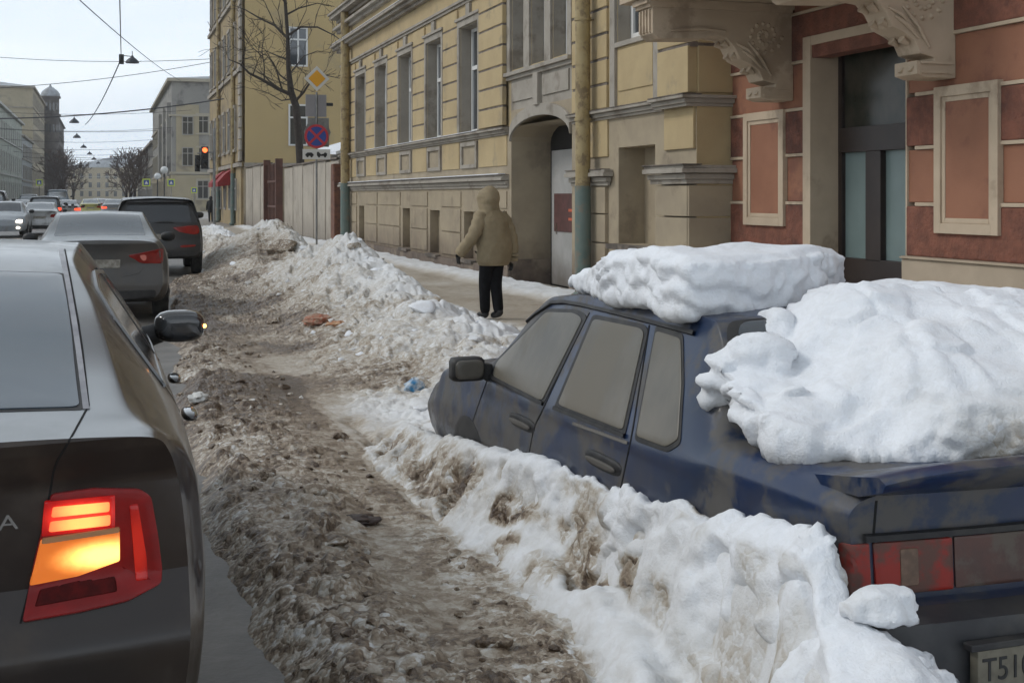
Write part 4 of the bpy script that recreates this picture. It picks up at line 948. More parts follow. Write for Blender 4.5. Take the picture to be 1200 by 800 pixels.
for i, (x, y) in enumerate(P):
    a = np.array(P[max(i - 1, 0)]); b = np.array(P[min(i + 1, len(P) - 1)]); d = b - a; n = np.array([d[1], -d[0]]); n = n / np.hypot(*n)
    rr.append([(x - n[0] * .09, y - n[1] * .09, .34), (x, y, .34), (x + n[0] * .018, y + n[1] * .018, .40), (x + n[0] * .022, y + n[1] * .022, .545), (x + n[0] * .005, y + n[1] * .005, .625), (x - n[0] * .09, y - n[1] * .09, .645)])
v, f = loft_solid(rr); bo = mesh_obj('rear_bumper', v, f, mat('grubby_black_plastic', (.022, .023, .027), (.045, .045, .047), .5, 6, dirt=(.09, .082, .07), dirt_amt=.3), blu, 40, local=True); fix_norm(bo, 40)
pl = MB().box(-.52, .02, -.160, -.125, .44, .555).build('number_plate', mat('grimy_plate', (.17, .155, .115), (.12, .108, .08), .7, 18), blu, None, .003, local=True)
vs, fs = text_mesh('T510BK', .105, .002); tx0 = min(v[0] for v in vs); tx1 = max(v[0] for v in vs)
mesh_obj('plate_number', [(-.505 + (x - tx0) / (tx1 - tx0) * .285, -.1605 - z, .497 + y * .9) for x, y, z in vs], fs, mat('plate_black', (.02, .02, .02), rough=.7), pl, None, local=True)
MB().box(-.54, .04, -.158, -.12, .554, .575).build('plate_lamp', RUB, blu, None, .004, local=True)
strip('boot_gap', skb, [(-.70, .95), (-.70, .80)], 'B', .01, .001, SEAM, blu); strip('boot_gap', skb, [(.70, .95), (.70, .80)], 'B', .01, .001, SEAM, blu)
blob('boot_lock', (0, -.0 + .03, .86), (.025, .02, .025), RUB, blu, 2, ICO2)
# rear glass opening: black seal and glass, roof aerial stub
panel('rear_window_seal', skb, [(-.62, 1.0), (.62, 1.0), (.54, 1.22), (-.54, 1.22)], 'T', .003, RUB, blu, grow=1.04)
panel('rear_window', skb, [(-.60, 1.01), (.60, 1.01), (.52, 1.21), (-.52, 1.21)], 'T', .008, GLS, blu)
panel('windscreen', skb, [(-.60, 3.56), (.60, 3.56), (.53, 3.00), (-.53, 3.00)], 'T', .006, DGL, blu)
for yy in (.80, 3.65):
    for sx, m_ in ((1, 'R'), (-1, 'L')):
        wheel(blu, sx * .72, yy, .285, .17)
        Pq = [(yy + .33 * math.cos(a), max(.30 + .33 * math.sin(a), .28)) for a in np.linspace(0, 2 * math.pi, 24)[:-1]]
        panel('wheel_arch', skb, Pq, m_, .003, BLK, blu, rnd_=0, kd=1, rings=(1, .9, .5))

# ---- snow slabs lying on the blue car
def slab_rings(profile, n=9):
    """profile: list of (y, xl, xr, zb, zt_left, zt_right) -> solid"""
    R = []
    for (y, xl, xr, zb, zl, zr) in profile:
        top = []
        for i in range(n):
            u = i / (n - 1); x = xl + (xr - xl) * u; hz = zl + (zr - zl) * u; e = min(u, 1 - u); hz = zb + (hz - zb) * min(1, .55 + e * 4); top.append((x, y, hz))
        R.append(top[::-1] + [(xl, y, zb), (xr, y, zb)])
    return loft_solid(R)
def wdirt(base): return lambda co, big, no: base + .07 * big + .10 * np.clip(-no[:, 2], 0, 1) + .12 * np.clip(fb3(co * 3, 5, 3), 0, 1)
def foot_solid(poly, zb, zt, steps=4, inset=.05):
    """closed slab over a footprint: poly [(x,y)], zb number, zt function(x,y)"""
    P = rcorner(poly, .12); P = [q for i in range(len(P)) for q in dens([P[i], P[(i + 1) % len(P)]], 2, False)[:-1]]; c = np.mean(np.array(P), 0); R = [[(x, y, zb(x, y)) for x, y in P]]
    R.append([(x, y, zb(x, y) + (zt(x, y) - zb(x, y)) * .85) for x, y in P])
    for s in (.93, .7, .4, .1): R.append([(c[0] + (x - c[0]) * s, c[1] + (y - c[1]) * s, zt(c[0] + (x - c[0]) * s, c[1] + (y - c[1]) * s)) for x, y in P])
    return loft_solid(R)
roofz = lambda x, y: 1.235
def rt(x, y): return 1.235 + float(np.interp(y + .25 * (x - 2.9), [4.5, 4.8, 5.1, 5.5, 5.9, 6.3], [.23, .25, .22, .14, .08, .04]))
rp = [foot_solid([(2.16, 4.55), (2.7, 4.66), (3.16, 4.98), (3.26, 5.9), (2.8, 6.3), (2.34, 6.3), (2.18, 5.5)], roofz, rt)]
hs = heap('roof_snow', rp, .014, .024, 3.0, SNOW, wdirt(.01), 3)
tag(hs, 'thick slab of packed snow lying on the roof of the blue sedan', 'snow')
def bt(x, y):                                                # lies from the boot lip up over the rear glass
    b = float(np.interp(y, [3.3, 3.42, 3.6, 3.9, 4.25, 4.6, 4.8], [.86, .97, 1.10, 1.24, 1.33, 1.34, 1.28]))
    return b - .24 * max(0, min(1, (2.78 - x) / .34)) ** 1.4 - .05 * max(0, (x - 3.3) / .4) ** 2
def bb(x, y): return .84 if y < 3.95 else .84 + (y - 3.95) * .55
tp = [foot_solid([(2.15, 3.72), (2.5, 3.56), (3.1, 3.36), (3.66, 3.36), (3.74, 3.9), (3.6, 4.5), (3.0, 4.62), (2.66, 4.5), (2.36, 4.42), (2.12, 4.12)], bb, bt),
      big_chunk((2.28, 4.28, 1.05), .16, 11, 1.0), big_chunk((2.50, 4.42, 1.14), .12, 12, .9), big_chunk((2.25, 3.95, .93), .16, 16, .8)]
ht = heap('boot_snow', tp, .016, .040, 2.2, SNOW, lambda co, big, no: .02 + .06 * big + .30 * sst(1.10, .90, co[:, 2]) * sst(2.5, 2.8, co[:, 0]) + .14 * np.clip(-no[:, 2], 0, 1), 8)
tag(ht, 'huge heap of snow covering the rear window and boot lid of the blue sedan', 'snow')
# ------------------------------------------------------------------ facades
def facade_sheet(mb, X, t0, t1, z0, z1, holes, depth, rev=True):
    """front sheet at x=X (facing -x) with rectangular holes (t0,t1,z0,z1) and their reveals"""
    ts = sorted(set([t0, t1] + [h[0] for h in holes] + [h[1] for h in holes])); zs = sorted(set([z0, z1] + [h[2] for h in holes] + [h[3] for h in holes]))
    for a, b in zip(ts, ts[1:]):
        for c, d in zip(zs, zs[1:]):
            if any(h[0] <= a and b <= h[1] and h[2] <= c and d <= h[3] for h in holes): continue
            mb.poly([(X, b, c), (X, a, c), (X, a, d), (X, b, d)])
    if rev:
        for h in holes:
            dp = h[4] if len(h) > 4 else depth; a, b, c, d = h[:4]
            mb.poly([(X, a, c), (X + dp, a, c), (X + dp, a, d), (X, a, d)]); mb.poly([(X, b, c), (X, b, d), (X + dp, b, d), (X + dp, b, c)])
            mb.poly([(X, a, d), (X + dp, a, d), (X + dp, b, d), (X, b, d)]); mb.poly([(X, a, c), (X, b, c), (X + dp, b, c), (X + dp, a, c)])
def mould(mb, X, t0, t1, prof, endcap=0):
    for (z0, z1, p) in prof: mb.box(X - p, X + .01, t0 - (p if endcap else 0), t1, z0, z1)
def window(par, X, t0, t1, z0, z1, cols=2, transom=.62, m=WFR, g=GLS, fw=.07):
    """a wooden window unit with its outer face at x=X; the glass is its own child"""
    b = MB(); b.box(X, X + .06, t0, t0 + fw, z0, z1); b.box(X, X + .06, t1 - fw, t1, z0, z1); b.box(X, X + .06, t0 + fw, t1 - fw, z1 - fw, z1); b.box(X, X + .06, t0 + fw, t1 - fw, z0, z0 + fw)
    for i in range(1, cols):
        tc_ = t0 + (t1 - t0) * i / cols; b.box(X + .005, X + .055, tc_ - fw * .55, tc_ + fw * .55, z0 + fw, z1 - fw)
    if transom:
        zt = z0 + (z1 - z0) * transom; b.box(X - .008, X + .05, t0 + fw * .9, t1 - fw * .9, zt - fw * .6, zt + fw * .6)
    w = b.build('window', m, par); MB().box(X + .035, X + .045, t0 + .02, t1 - .02, z0 + .02, z1 - .02).build('pane', g, w); return w

# ---- yellow and beige building on the right, from the drainpipe down to the red one
XL = 7.3
yb = empty('apartment_building', (XL, 28, 0), 'yellow and beige stucco building with tall deep windows and an arched gateway', 'building')
WT = [37.40, 34.48, 31.56, 28.65, 25.70]; Z0, Z1 = 3.02, 5.28
T0, T1 = 15.0, 40.6
GA0, GA1 = 19.6, 22.85                                        # gateway bay
holes = [(t - .70, t + .70, Z0, Z1) for t in WT] + [(16.28, 17.66, 3.98, 6.6)]
tri = [(19.72, 20.52), (20.86, 21.66), (22.0, 22.8)]
holes += [(a, b, 4.05, 6.0) for a, b in tri] + [(GA0, GA1, 3.0, 3.3, .01)]
ylow = MB(); facade_sheet(ylow, XL, T0, T1, 3.0, 6.9, holes, .28); ylow.build('upper_wall', YEL, yb)
# low wall: blind windows, gateway, niche
blind = [(37.0, 37.8, .42, 1.42), (31.15, 31.97, .40, 1.40), (28.2, 29.1, .38, 1.38), (25.25, 26.15, .38, 1.38)]
lh = [(a, b, c, d, .2) for a, b, c, d in blind] + [(GA0, GA1, -.1, 3.0, .8), (16.30, 17.62, 1.0, 2.42, .42)]
mb = MB(); facade_sheet(mb, XL, T0, T1, -.1, 3.0, lh, .2); mb.build('lower_wall', BEI, yb)
for a, b, c, d in blind: MB().box(XL + .2, XL + .3, a - .01, b + .01, c - .01, d + .01).build('blind_window', BEI, yb)
MB().box(XL + .42, XL + .5, 16.28, 17.64, .98, 2.44).build('blind_window', BEI, yb)
# rusticated yellow piers with sooty joints, one of each per pier
edges = [40.6] + [e for t in WT for e in (t + .86, t - .86)] + [24.7]
def pier(lo, hi, x0, x1, zs, h, gap, ret=False):
    mb = MB(); js = MB(); n = len(zs)
    for q, z in enumerate(zs):
        mb.box(x0, x1, lo, hi, z + gap, z + h - gap)
        if ret: mb.box(XL + .01, XL + .62, T0 - .03, T0 + .02, z + gap, z + h - gap)
        if q:
            js.box(x0 + .016, x1, lo + .01, hi - .01, z - .03, z + .03)
            if ret: js.box(XL - .10, XL + .6, T0 - .015, T0 + .03, z - .035, z + .032)
    r = mb.build('rustication', YEL, yb, None, .012); js.build('sooty_joint', SOOT, r)
for i in range(0, len(edges), 2):
    hi, lo = edges[i], edges[i + 1]
    if hi - lo > .2: pier(lo + .012, hi - .012, XL - .045, XL + .01, [3.02 + .385 * q for q in range(7)], .385, .02)
pier(18.0, 19.5, XL - .045, XL + .01, [3.02 + .385 * q for q in range(10)], .385, .02)
pier(23.02, 24.62, XL - .13, XL - .04, [3.02 + .385 * q for q in range(7)], .385, .02)
pier(T0 - .006, 15.95, XL - .13, XL + .01, [3.02 + .64 * q for q in range(6)], .64, .02, True)
for (x0, x1, a, b, c, d) in [(XL - .04, XL + .01, T0 + .02, 15.93, 2.32, 2.95), (XL - .02, XL + .01, 16.35, 17.6, 3.25, 3.86), (XL - .03, XL + .01, 18.0, 19.3, 2.3, 2.9)] + [(XL - .02, XL + .01, q, p, 2.28, 2.86) for p, q in ((40.2, 38.2), (36.65, 35.25), (33.75, 32.3), (30.8, 29.4), (27.9, 26.5), (25.0, 23.1))]:
    MB().box(x0, x1, a, b, c, d).build('yellow_panel', YEL, yb, None, .012)
# grey surrounds, small recessed panels and hats: one of each per window
for t in WT:
    mb = MB(); mb.box(XL - .05, XL + .01, t - .85, t - .71, Z0 - .02, Z1 + .14); mb.box(XL - .05, XL + .01, t + .71, t + .85, Z0 - .02, Z1 + .14); mb.box(XL - .05, XL + .01, t - .71, t + .71, Z1 + .005, Z1 + .14)
    mb.box(XL - .09, XL + .01, t - .92, t + .92, Z1 + .14, Z1 + .2); mb.box(XL - .06, XL + .01, t - .14, t + .14, Z1 + .2, 5.72); mb.build('window_surround', GRY, yb, None, .008)
    mb = MB(); mb.box(XL - .045, XL + .01, t - .62, t + .62, 2.28, 2.36); mb.box(XL - .045, XL + .01, t - .62, t + .62, 2.74, 2.83); mb.box(XL - .045, XL + .01, t - .62, t - .5, 2.36, 2.74); mb.box(XL - .045, XL + .01, t + .5, t + .62, 2.36, 2.74); mb.build('apron_panel', GRY, yb, None, .008)
mb = MB()
for a, b in ((16.1, 16.27), (17.67, 17.86)): mb.box(XL - .05, XL + .01, a, b, 3.0, 6.9)
mb.box(XL - .048, XL + .01, 16.27, 17.67, 3.90, 3.975); mb.build('window_surround', GRY, yb, None, .008)
mb = MB()
for a, b in ((19.52, 19.71), (20.53, 20.85), (21.67, 21.99), (22.81, 23.0)): mb.box(XL - .05, XL + .01, a, b, 4.0, 6.9)
mb.box(XL - .045, XL + .01, 19.6, 22.9, 6.01, 6.88); mb.build('window_surround', GRY, yb, None, .008)
# reveals of the deep windows show grey: thin linings
for c0, c1, z0_, z1_ in [(t - .70, t + .70, Z0, Z1) for t in WT] + [(a, b, 4.05, 6.0) for a, b in tri] + [(16.28, 17.66, 3.98, 6.6)]:
    mb = MB().box(XL + .004, XL + .276, c1 - .012, c1 - .001, z0_ + .002, z1_ - .002).box(XL + .004, XL + .276, c0 + .001, c0 + .012, z0_ + .002, z1_ - .002).box(XL + .004, XL + .276, c0 + .012, c1 - .012, z1_ - .013, z1_ - .002); mb.build('window_lining', GRY, yb)
for t in WT: window(yb, XL + .22, t - .66, t + .66, Z0 + .03, Z1 - .02, 2, .62)
for a, b in tri: window(yb, XL + .22, a + .03, b - .03, 4.08, 5.98, 1, .7)
window(yb, XL + .20, 16.31, 17.63, 4.02, 6.55, 2, .7, fw=.09)
# cornices
mb = MB()
B1 = [(2.86, 2.90, .05), (2.90, 2.96, .09), (2.96, 3.0, .15)]
mould(mb, XL, 23.0, T1, B1); mould(mb, XL, 15.96, 19.5, B1); mould(mb, XL - .12, T0 - .0, 15.98, B1, 1)
for (z0, z1, p) in B1: mb.box(XL - .12, XL + .60, T0 - p, T0 + .01, z0 + .001, z1 + .001)
B2 = [(1.86, 1.92, .04), (1.92, 1.99, .08), (2.0, 2.06, .16), (2.06, 2.1, .13)]
mould(mb, XL, 23.0, T1, B2); mould(mb, XL - .02, 17.95, 19.5, B2, 1); mould(mb, XL - .12, T0, 16.12, B2, 1)
for (z0, z1, p) in B2: mb.box(XL - .12, XL + .60, T0 - p, T0 + .01, z0 + .001, z1 + .001)
mould(mb, XL, 19.5, 23.0, [(3.86, 3.93, .06), (3.93, 4.0, .12)])
mould(mb, XL, 18.0, T1, [(5.74, 5.80, .05), (5.80, 5.86, .09)])
mould(mb, XL, 23.0, T1 + .4, [(6.28, 6.36, .12), (6.36, 6.44, .25), (6.44, 6.5, .34), (6.9, 7.0, .12), (7.0, 7.08, .25), (7.25, 7.34, .12), (7.34, 7.46, .35), (7.46, 7.52, .42)])
mb.build('cornice', GRY, yb, None, .008)
mb = MB()                                                      # soot-black top edges of the ledges
for z, p in ((3.0, .155), (2.1, .165)):
    mb.box(XL - p, XL, 23.0, T1, z + .002, z + .016); mb.box(XL - p, XL, (15.96 if z > 2.5 else 17.95), 19.5, z + .002, z + .016); mb.box(XL - .12 - p, XL, T0 - p, 15.95 if z > 2.5 else 16.12, z + .003, z + .017)
mb.box(XL - .34, XL, 23.0, T1 + .4, 6.502, 6.52)
mb.build('ledge_flashing', SOOT, yb)
for z, p in ((2.118, .14),):
    pass
mb = MB().box(XL - .15, XL - .01, 23.2, 40.4, 2.118, 2.134); mb.box(XL - .32, XL - .02, 23.2, 40.7, 6.522, 6.545); mb.box(XL - .13, XL - .02, 24.9, 36.4, 3.018, 3.032)
sn = mb.build('ledge_snow', SNOWM, yb)
# lower piers: raised panels with joints, plinth, sills, gateway details
for i, (hi, lo) in enumerate(((40.4, 38.1), (36.7, 35.1), (34.9, 32.2), (30.95, 29.3), (28.0, 26.35), (25.05, 23.1))):
    mb = MB().box(XL - .025, XL + .01, lo, hi, 1.47, 1.80)
    for a, b in ((.42, .90), (.93, 1.42)): mb.box(XL - .03, XL + .01, lo + .02, hi - .02, a, b)
    mb.build('wall_panel', BEI, yb, None, .01)
mb = MB()
for c, d in ((.42, .98), (1.0, 1.42), (1.44, 1.84)): mb.box(XL - .06, XL + .01, 18.02, 19.3, c, d)
mb.build('wall_panel', BEI, yb, None, .01); mb = MB()
for c, d in ((.1, .75), (.77, 1.42), (1.44, 1.84)):
    mb.box(XL - .13, XL + .01, T0 + .02, 16.0, c, d); mb.box(XL - .12, XL + .60, T0 - .02, T0 + .02, c, d)
mb.build('wall_panel', BEI, yb, None, .01)
mb = MB(); mb.box(XL - .07, XL + .01, GA1 + .02, T1, -.1, .34); mb.box(XL - .07, XL + .01, 15.0, GA0 - .02, -.1, .36); mb.box(XL + .01, XL + .78, GA1 - .025, GA1 + .0, -.1, .52); mb.box(XL - .08, XL + .01, GA1, GA1 + .1, -.1, .52)
mb.build('plinth', PLN, yb, None, .015)
for a, b, c, d in blind: MB().box(XL - .12, XL + .2, a - .06, b + .06, c - .07, c - .004).build('sill', SOOT, yb, None, .008)
MB().box(XL - .14, XL + .42, 16.15, 17.8, .92, .996).build('sill', SOOT, yb, None, .008)
# gateway arch: spandrels, archivolt, dark frame and pale metal door
mb = MB(); R0 = 2.72; rise = .40; n = 14; cx = (GA0 + GA1) / 2; hw = (GA1 - GA0) / 2
arc = [(cx + hw * math.cos(math.pi * i / (2 * n) * 2), R0 + rise * math.sin(math.pi * i / n)) for i in range(n + 1)]
mb.m = 0
TOP = 3.30
for i in range(n):
    (a0, b0), (a1, b1) = arc[i], arc[i + 1]
    mb.prism([(XL - .004, a0, b0), (XL - .004, a1, b1), (XL - .004, a1, TOP), (XL - .004, a0, TOP)], (.79, 0, 0))
sp = mb.build('gateway_vault', BEI, yb)
mb = MB()
for i in range(n):
    (a0, b0), (a1, b1) = arc[i], arc[i + 1]
    def outw(a, b): return (cx + (a - cx) * 1.0, b + .2)
    mb.prism([(XL - .05, a0, b0), (XL - .05, a1, b1), (XL - .05,) + outw(a1, b1), (XL - .05,) + outw(a0, b0)], (.055, 0, 0))
mb.box(XL - .09, XL, cx - .13, cx + .13, 3.3, 3.86)
mb.box(XL - .03, XL, GA0 + .1, cx - .2, 3.45, 3.80); mb.box(XL - .03, XL, cx + .2, GA1 - .1, 3.45, 3.80)
mb.build('archivolt', GRY, yb, None, .006)
mb = MB(); mb.box(XL - .002, XL + .05, GA0, GA1, TOP - .005, 4.0); mb.build('gateway_head', GRY, yb)
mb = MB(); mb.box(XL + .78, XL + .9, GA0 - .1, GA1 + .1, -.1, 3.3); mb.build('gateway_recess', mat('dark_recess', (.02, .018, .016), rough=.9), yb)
DOORM = mat('pale_metal_door', (.40, .395, .38), (.32, .315, .30), .55, 1.5, low_dirt=((.15, .13, .11), .1, .7))
gd = MB().box(XL + .72, XL + .775, GA0 + .08, GA1 - .22, .06, 2.55).build('gate_leaf', DOORM, yb, None, .01)
MB().box(XL + .705, XL + .718, 21.4, 22.45, 1.05, 1.75).build('notice_board', mat('dark_red_notice', (.11, .045, .04), (.08, .035, .03), .7, 6), gd)
b = MB()
for zz in (1.26, 1.42): b.box(XL + .698, XL + .704, 21.45, 21.66, zz, zz + .05)
b.build('orange_strips', mat('orange_mark', (.5, .11, .05), rough=.6), gd)  # two small flat orange strips in front of the board
MB().box(XL + .7, XL + .719, 22.3, 22.34, 1.0, 1.2).build('door_handle', CHR, gd)
# upper storey
mb = MB(); h2l = [(t - .6, t + .6, 7.95, 9.8) for t in WT] + [(16.4, 17.6, 7.95, 9.8)]
facade_sheet(mb, XL, T0, T1, 6.9, 11.2, h2l, .25); mb.box(XL + .9, XL + 11, T0 + .5, T1 - .02, -.1, 11.1); mb.poly([(XL, T1, -.1), (XL + .95, T1, -.1), (XL + .95, T1, 11.2), (XL, T1, 11.2)]); mb.poly([(XL, T0, -.1), (XL, T0, 11.2), (XL + 1, T0, 11.2), (XL + 1, T0, -.1)])
mb.build('attic_wall', YEL, yb)
for a, b, c, d in h2l: window(yb, XL + .18, a + .02, b - .02, c + .02, d - .02, 2, .65)
mb = MB(); mould(mb, XL, T0, T1, [(10.9, 11.05, .2), (11.05, 11.2, .45)]); mb.box(XL - .4, XL + 11.2, T0, T1, 11.2, 11.3); mb.build('eaves', GRY, yb)
MB().prism([(XL - .3, T0, 11.3), (XL + 11, T0, 11.3), (XL + 5.4, T0, 13.2)], (0, T1 - T0, 0)).build('roof', mat('zinc_roof', (.2, .21, .22), (.14, .145, .15), .5, 2), yb)
# drainpipes
PIP = mat('ochre_drainpipe', (.30, .225, .10), (.36, .28, .14), .55, 4, dirt=(.17, .12, .065), dirt_amt=.4, dscale=5)
PIG = mat('green_drainpipe', (.105, .15, .135), (.13, .17, .15), .55, 4, dirt=(.2, .17, .13), dirt_amt=.3, dscale=5)
def drain(par, x, t, r, zt, zg, z0=.05):
    b = MB(); b.tube([(x, t, zg), (x, t, zt)], r, 16)
    for z in np.arange(zg + 1.0, zt, 1.55): b.tube([(x, t, z), (x, t, z + .05)], r * 1.13, 16); b.box(x, x + .22, t - .02, t + .02, z + .01, z + .03)
    p = b.build('drainpipe', PIP, par, 50); g = MB().tube([(x, t, z0 + .12), (x, t, zg)], r * 1.05, 16); g.tube([(x - .16, t, z0 + .02), (x - .04, t, z0 + .1), (x, t, z0 + .16)], r, 12); g.build('drainpipe_foot', PIG, p, 50)
drain(yb, XL - .22, TL(683, XL - .22), .118, 11, 1.86); drain(yb, XL - .2, TL(404.5, XL - .2), .14, 11, 2.1)

# ---- red rusticated building at the right
XR = 7.82
rb = empty('red_building', (XR, 10, 0), 'terracotta building with cream bands, framed panels and carved balcony consoles', 'building')
TER = mat('terracotta_smooth', (.30, .135, .078), (.26, .115, .066), .8, 1.5, dirt=(.18, .075, .05), dirt_amt=.3, bump=.002)
TRR = mat('terracotta_rough', (.235, .092, .058), (.16, .064, .042), .9, 6, dirt=(.09, .038, .028), dirt_amt=.35, bump=.035, bscale=14)
CRM = mat('cream_trim', (.50, .40, .29), (.44, .35, .25), .8, 2, dirt=(.3, .23, .16), dirt_amt=.25)
CRM2 = mat('cream_plinth', (.42, .34, .25), (.37, .3, .22), .85, 2, bump=.003)
RT0, RT1 = 1.0, 14.98; DT0, DT1 = 11.17, 12.98; DZ0, DZ1 = .9, 3.44
doors = [(DT0, DT1, .5, DZ1)] + [(DT0 - 7.4, DT1 - 7.4, .5, DZ1)]
frames = [(13.57, 14.57, 1.34, 2.74), (9.72, 10.66, 1.34, 2.76), (6.17, 7.17, 1.34, 2.74), (2.32, 3.26, 1.34, 2.76)]
courses = [(1.10, 1.60, 'r'), (1.64, 2.165, 's'), (2.205, 2.70, 'r'), (2.74, 3.25, 's'), (3.29, 3.82, 'r'), (3.86, 4.4, 's'), (4.44, 4.95, 'r'), (5.0, 8, 's')]
ms = MB(); mr = MB()
for z0, z1, k in courses:
    segs = [(RT0, RT1)]
    for h in [(a, b) for a, b, c, d in doors if c < z1 - .05 and d > z0 + .2]:
        segs = [s for (a, b) in segs for s in ((a, min(b, h[0])), (max(a, h[1]), b)) if s[1] - s[0] > .01]
    for a, b in segs:
        (mr if k == 'r' else ms).box(XR - (.045 if k == 'r' else .02), XR + .2, a, b, z0, z1)
ms.build('smooth_course', TER, rb, None, .01); mr.build('rough_course', TRR, rb, None, .015)
mb = MB()
for (z0, z1, k), (y0, y1, k2) in zip(courses, courses[1:]):
    segs = [(RT0, RT1)]
    for h in [(a - .16, b + .16) for a, b, c, d in doors if d > z1]: segs = [s for (a, b) in segs for s in ((a, min(b, h[0])), (max(a, h[1]), b)) if s[1] - s[0] > .01]
    for a, b in segs: mb.box(XR - .052, XR + .1, a, b, z1 + .002, y0 - .002)
mb.build('cream_band', CRM, rb, None, .004)
for a, b, c, d in doors: mb = MB(); mb.box(XR - .07, XR + .38, b - .006, b + .16, .715, DZ1 + .1); mb.box(XR - .045, XR + .38, a - .02, a + .006, .715, DZ1 + .1); mb.box(XR - .066, XR + .38, a + .007, b - .007, DZ1 - .006, DZ1 + .1); mb.build('cream_surround', CRM, rb, None, .006)
for i, (a, b, c, d) in enumerate(frames):
    f = .10; mb = MB()
    mb.box(XR - .085, XR, a, a + f, c, d); mb.box(XR - .085, XR, b - f, b, c, d); mb.box(XR - .085, XR, a + f, b - f, d - f, d); mb.box(XR - .085, XR, a + f, b - f, c, c + f)
    g = .15
    mb.box(XR - .065, XR, a + f, a + g, c + f, d - f); mb.box(XR - .065, XR, b - g, b - f, c + f, d - f); mb.box(XR - .065, XR, a + g, b - g, d - g, d - f); mb.box(XR - .065, XR, a + g, b - g, c + f, c + g)
    fo_ = mb.build('panel_frame', CRM, rb, None, .006); MB().box(XR - .055, XR + .01, a + .15, b - .15, c + .15, d - .15).build('framed_panel', TER, fo_)
mb = MB(); mb.box(XR - .10, XR + .2, RT0, DT0 - 7.4, .72, 1.07); mb.box(XR - .10, XR + .2, DT1 - 7.4, DT0, .72, 1.07); mb.box(XR - .10, XR + .2, DT1, RT1, .72, 1.07); mb.box(XR - .13, XR + .2, RT0, DT0 - 7.4, 1.07, 1.098); mb.box(XR - .13, XR + .2, DT1 - 7.4, DT0, 1.07, 1.098); mb.box(XR - .13, XR + .2, DT1, RT1, 1.07, 1.098)
mb.build('cream_plinth_band', CRM2, rb, None, .02)
mb = MB(); mb.box(XR - .12, XR + .3, RT0, RT1, -.1, .71); mb.build('stone_base', mat('grey_stone_base', (.2, .18, .16), (.13, .12, .11), .85, 5, dirt=(.3, .28, .25), dirt_amt=.3, bump=.02, bscale=8), rb, None, .02)
DKW = mat('dark_wood_frame', (.022, .014, .012), (.03, .02, .016), .45, 5)
FRO = mat('frosted_shop_glass', (.17, .225, .22), (.14, .19, .185), .35, 1.1)
for k, (a, b, c, d) in enumerate(doors):
    X = XR + .30; m = MB()
    m.box(X, X + .08, a, a + .05, .71, DZ1); m.box(X, X + .08, b - .08, b, .71, DZ1); m.box(X, X + .08, a + .05, b - .08, DZ1 - .08, DZ1)
    m.box(X - .03, X + .08, a + .05, b - .08, 2.20, 2.48); m.box(X - .02, X + .08, a + .93, a + 1.22, .98, 2.20); m.box(X - .02, X + .08, a + .05, b - .08, .71, 1.0)
    w = m.build('shop_window', DKW, rb, None, .006)
    g = MB(); g.box(X + .05, X + .06, a + .05, a + .95, 1.0, 2.2); g.box(X + .05, X + .06, a + 1.2, b - .06, 1.0, 2.2); g.build('frosted_pane', FRO, w)
    MB().box(X + .04, X + .05, a + .05, b - .06, 2.47, DZ1 - .05).build('top_pane', mat('dark_shop_glass', (.02, .024, .018), (.05, .045, .034), .2, 2.2, spec=.35), w)
# balcony and its carved consoles
def console(tn, w=.36):
    prof = [(5.98, 3.92), (5.98, 3.56), (6.06, 3.50), (6.62, 3.52), (6.74, 3.56), (6.92, 3.54), (7.02, 3.44), (7.10, 3.30), (7.24, 3.24), (7.34, 3.18), (7.40, 3.06), (7.56, 3.02), (7.56, 2.98), (7.36, 2.99), (7.36, 2.86), (7.46, 2.83), (7.80, 2.83), (7.80, 3.92)]
    b = MB(); b.prism([(x, tn, z) for x, z in prof], (0, w, 0))
    o = b.build('console', CRM, rb, None, .012)
    d = MB()
    for x0, z0, x1, z1 in ((5.9, 3.90, 7.8, 3.96), (5.94, 3.86, 7.78, 3.90)): d.box(x0, x1, tn - .03, tn + w + .03, z0, z1)
    for i in range(4): d.box(5.955, 5.985, tn + .04 + i * .085, tn + .075 + i * .085, 3.58, 3.84)
    for i in range(2):
        d.box(7.40, 7.75, tn - .02, tn + .01, 2.96 - i * .09, 2.985 - i * .09)
    # carved relief on the near and far cheeks
    for tt, s in ((tn, -1), (tn + w, 1)):
        for k in range(26):                                    # leaf scroll
            a = k * .5; r = .03 + .010 * k * .8; cx_, cz_ = 7.42, 3.58
            d.tube([(cx_ + r * math.cos(a), tt, cz_ + r * math.sin(a) * .9), (cx_ + r * math.cos(a), tt + s * .028, cz_ + r * math.sin(a) * .9)], [.030, .012], 7)
        for (a0, b0, a1, b1) in ((7.05, 3.48, 7.30, 3.32), (7.12, 3.40, 7.38, 3.20), (7.2, 3.50, 7.5, 3.12), (6.2, 3.60, 6.9, 3.62)):
            d.tube([(a0, tt + s * .006, b0), ((a0 + a1) / 2, tt + s * .02, (b0 + b1) / 2 + .02), (a1, tt + s * .006, b1)], [.014, .024, .014], 7)
    for (a0, b0) in ((6.94, 3.50), (7.06, 3.36), (7.28, 3.2), (7.38, 2.93)):
        for q in (.09, .25): d.tube([(a0 - .03, tn + q, b0), (a0 + .05, tn + q, b0 - .05)], [.045, .02], 7)
    d.build('carving', CRM, o, 50)
console(10.40); console(13.43)
mb = MB(); mb.box(5.85, 7.80, 10.1, 14.1, 3.965, 4.12); mb.box(5.80, 7.80, 10.05, 14.15, 4.12, 4.2); mb.box(5.9, 6.0, 10.15, 14.05, 4.2, 5.1); mb.build('balcony', CRM, rb, None, .01)
mb = MB(); mb.box(XR + .7, XR + 10, RT0, RT1, -.1, 9.5); mb.box(XR, XR + 10, RT0, RT1, 8.0, 9.6); mb.build('building_core', TER, rb)
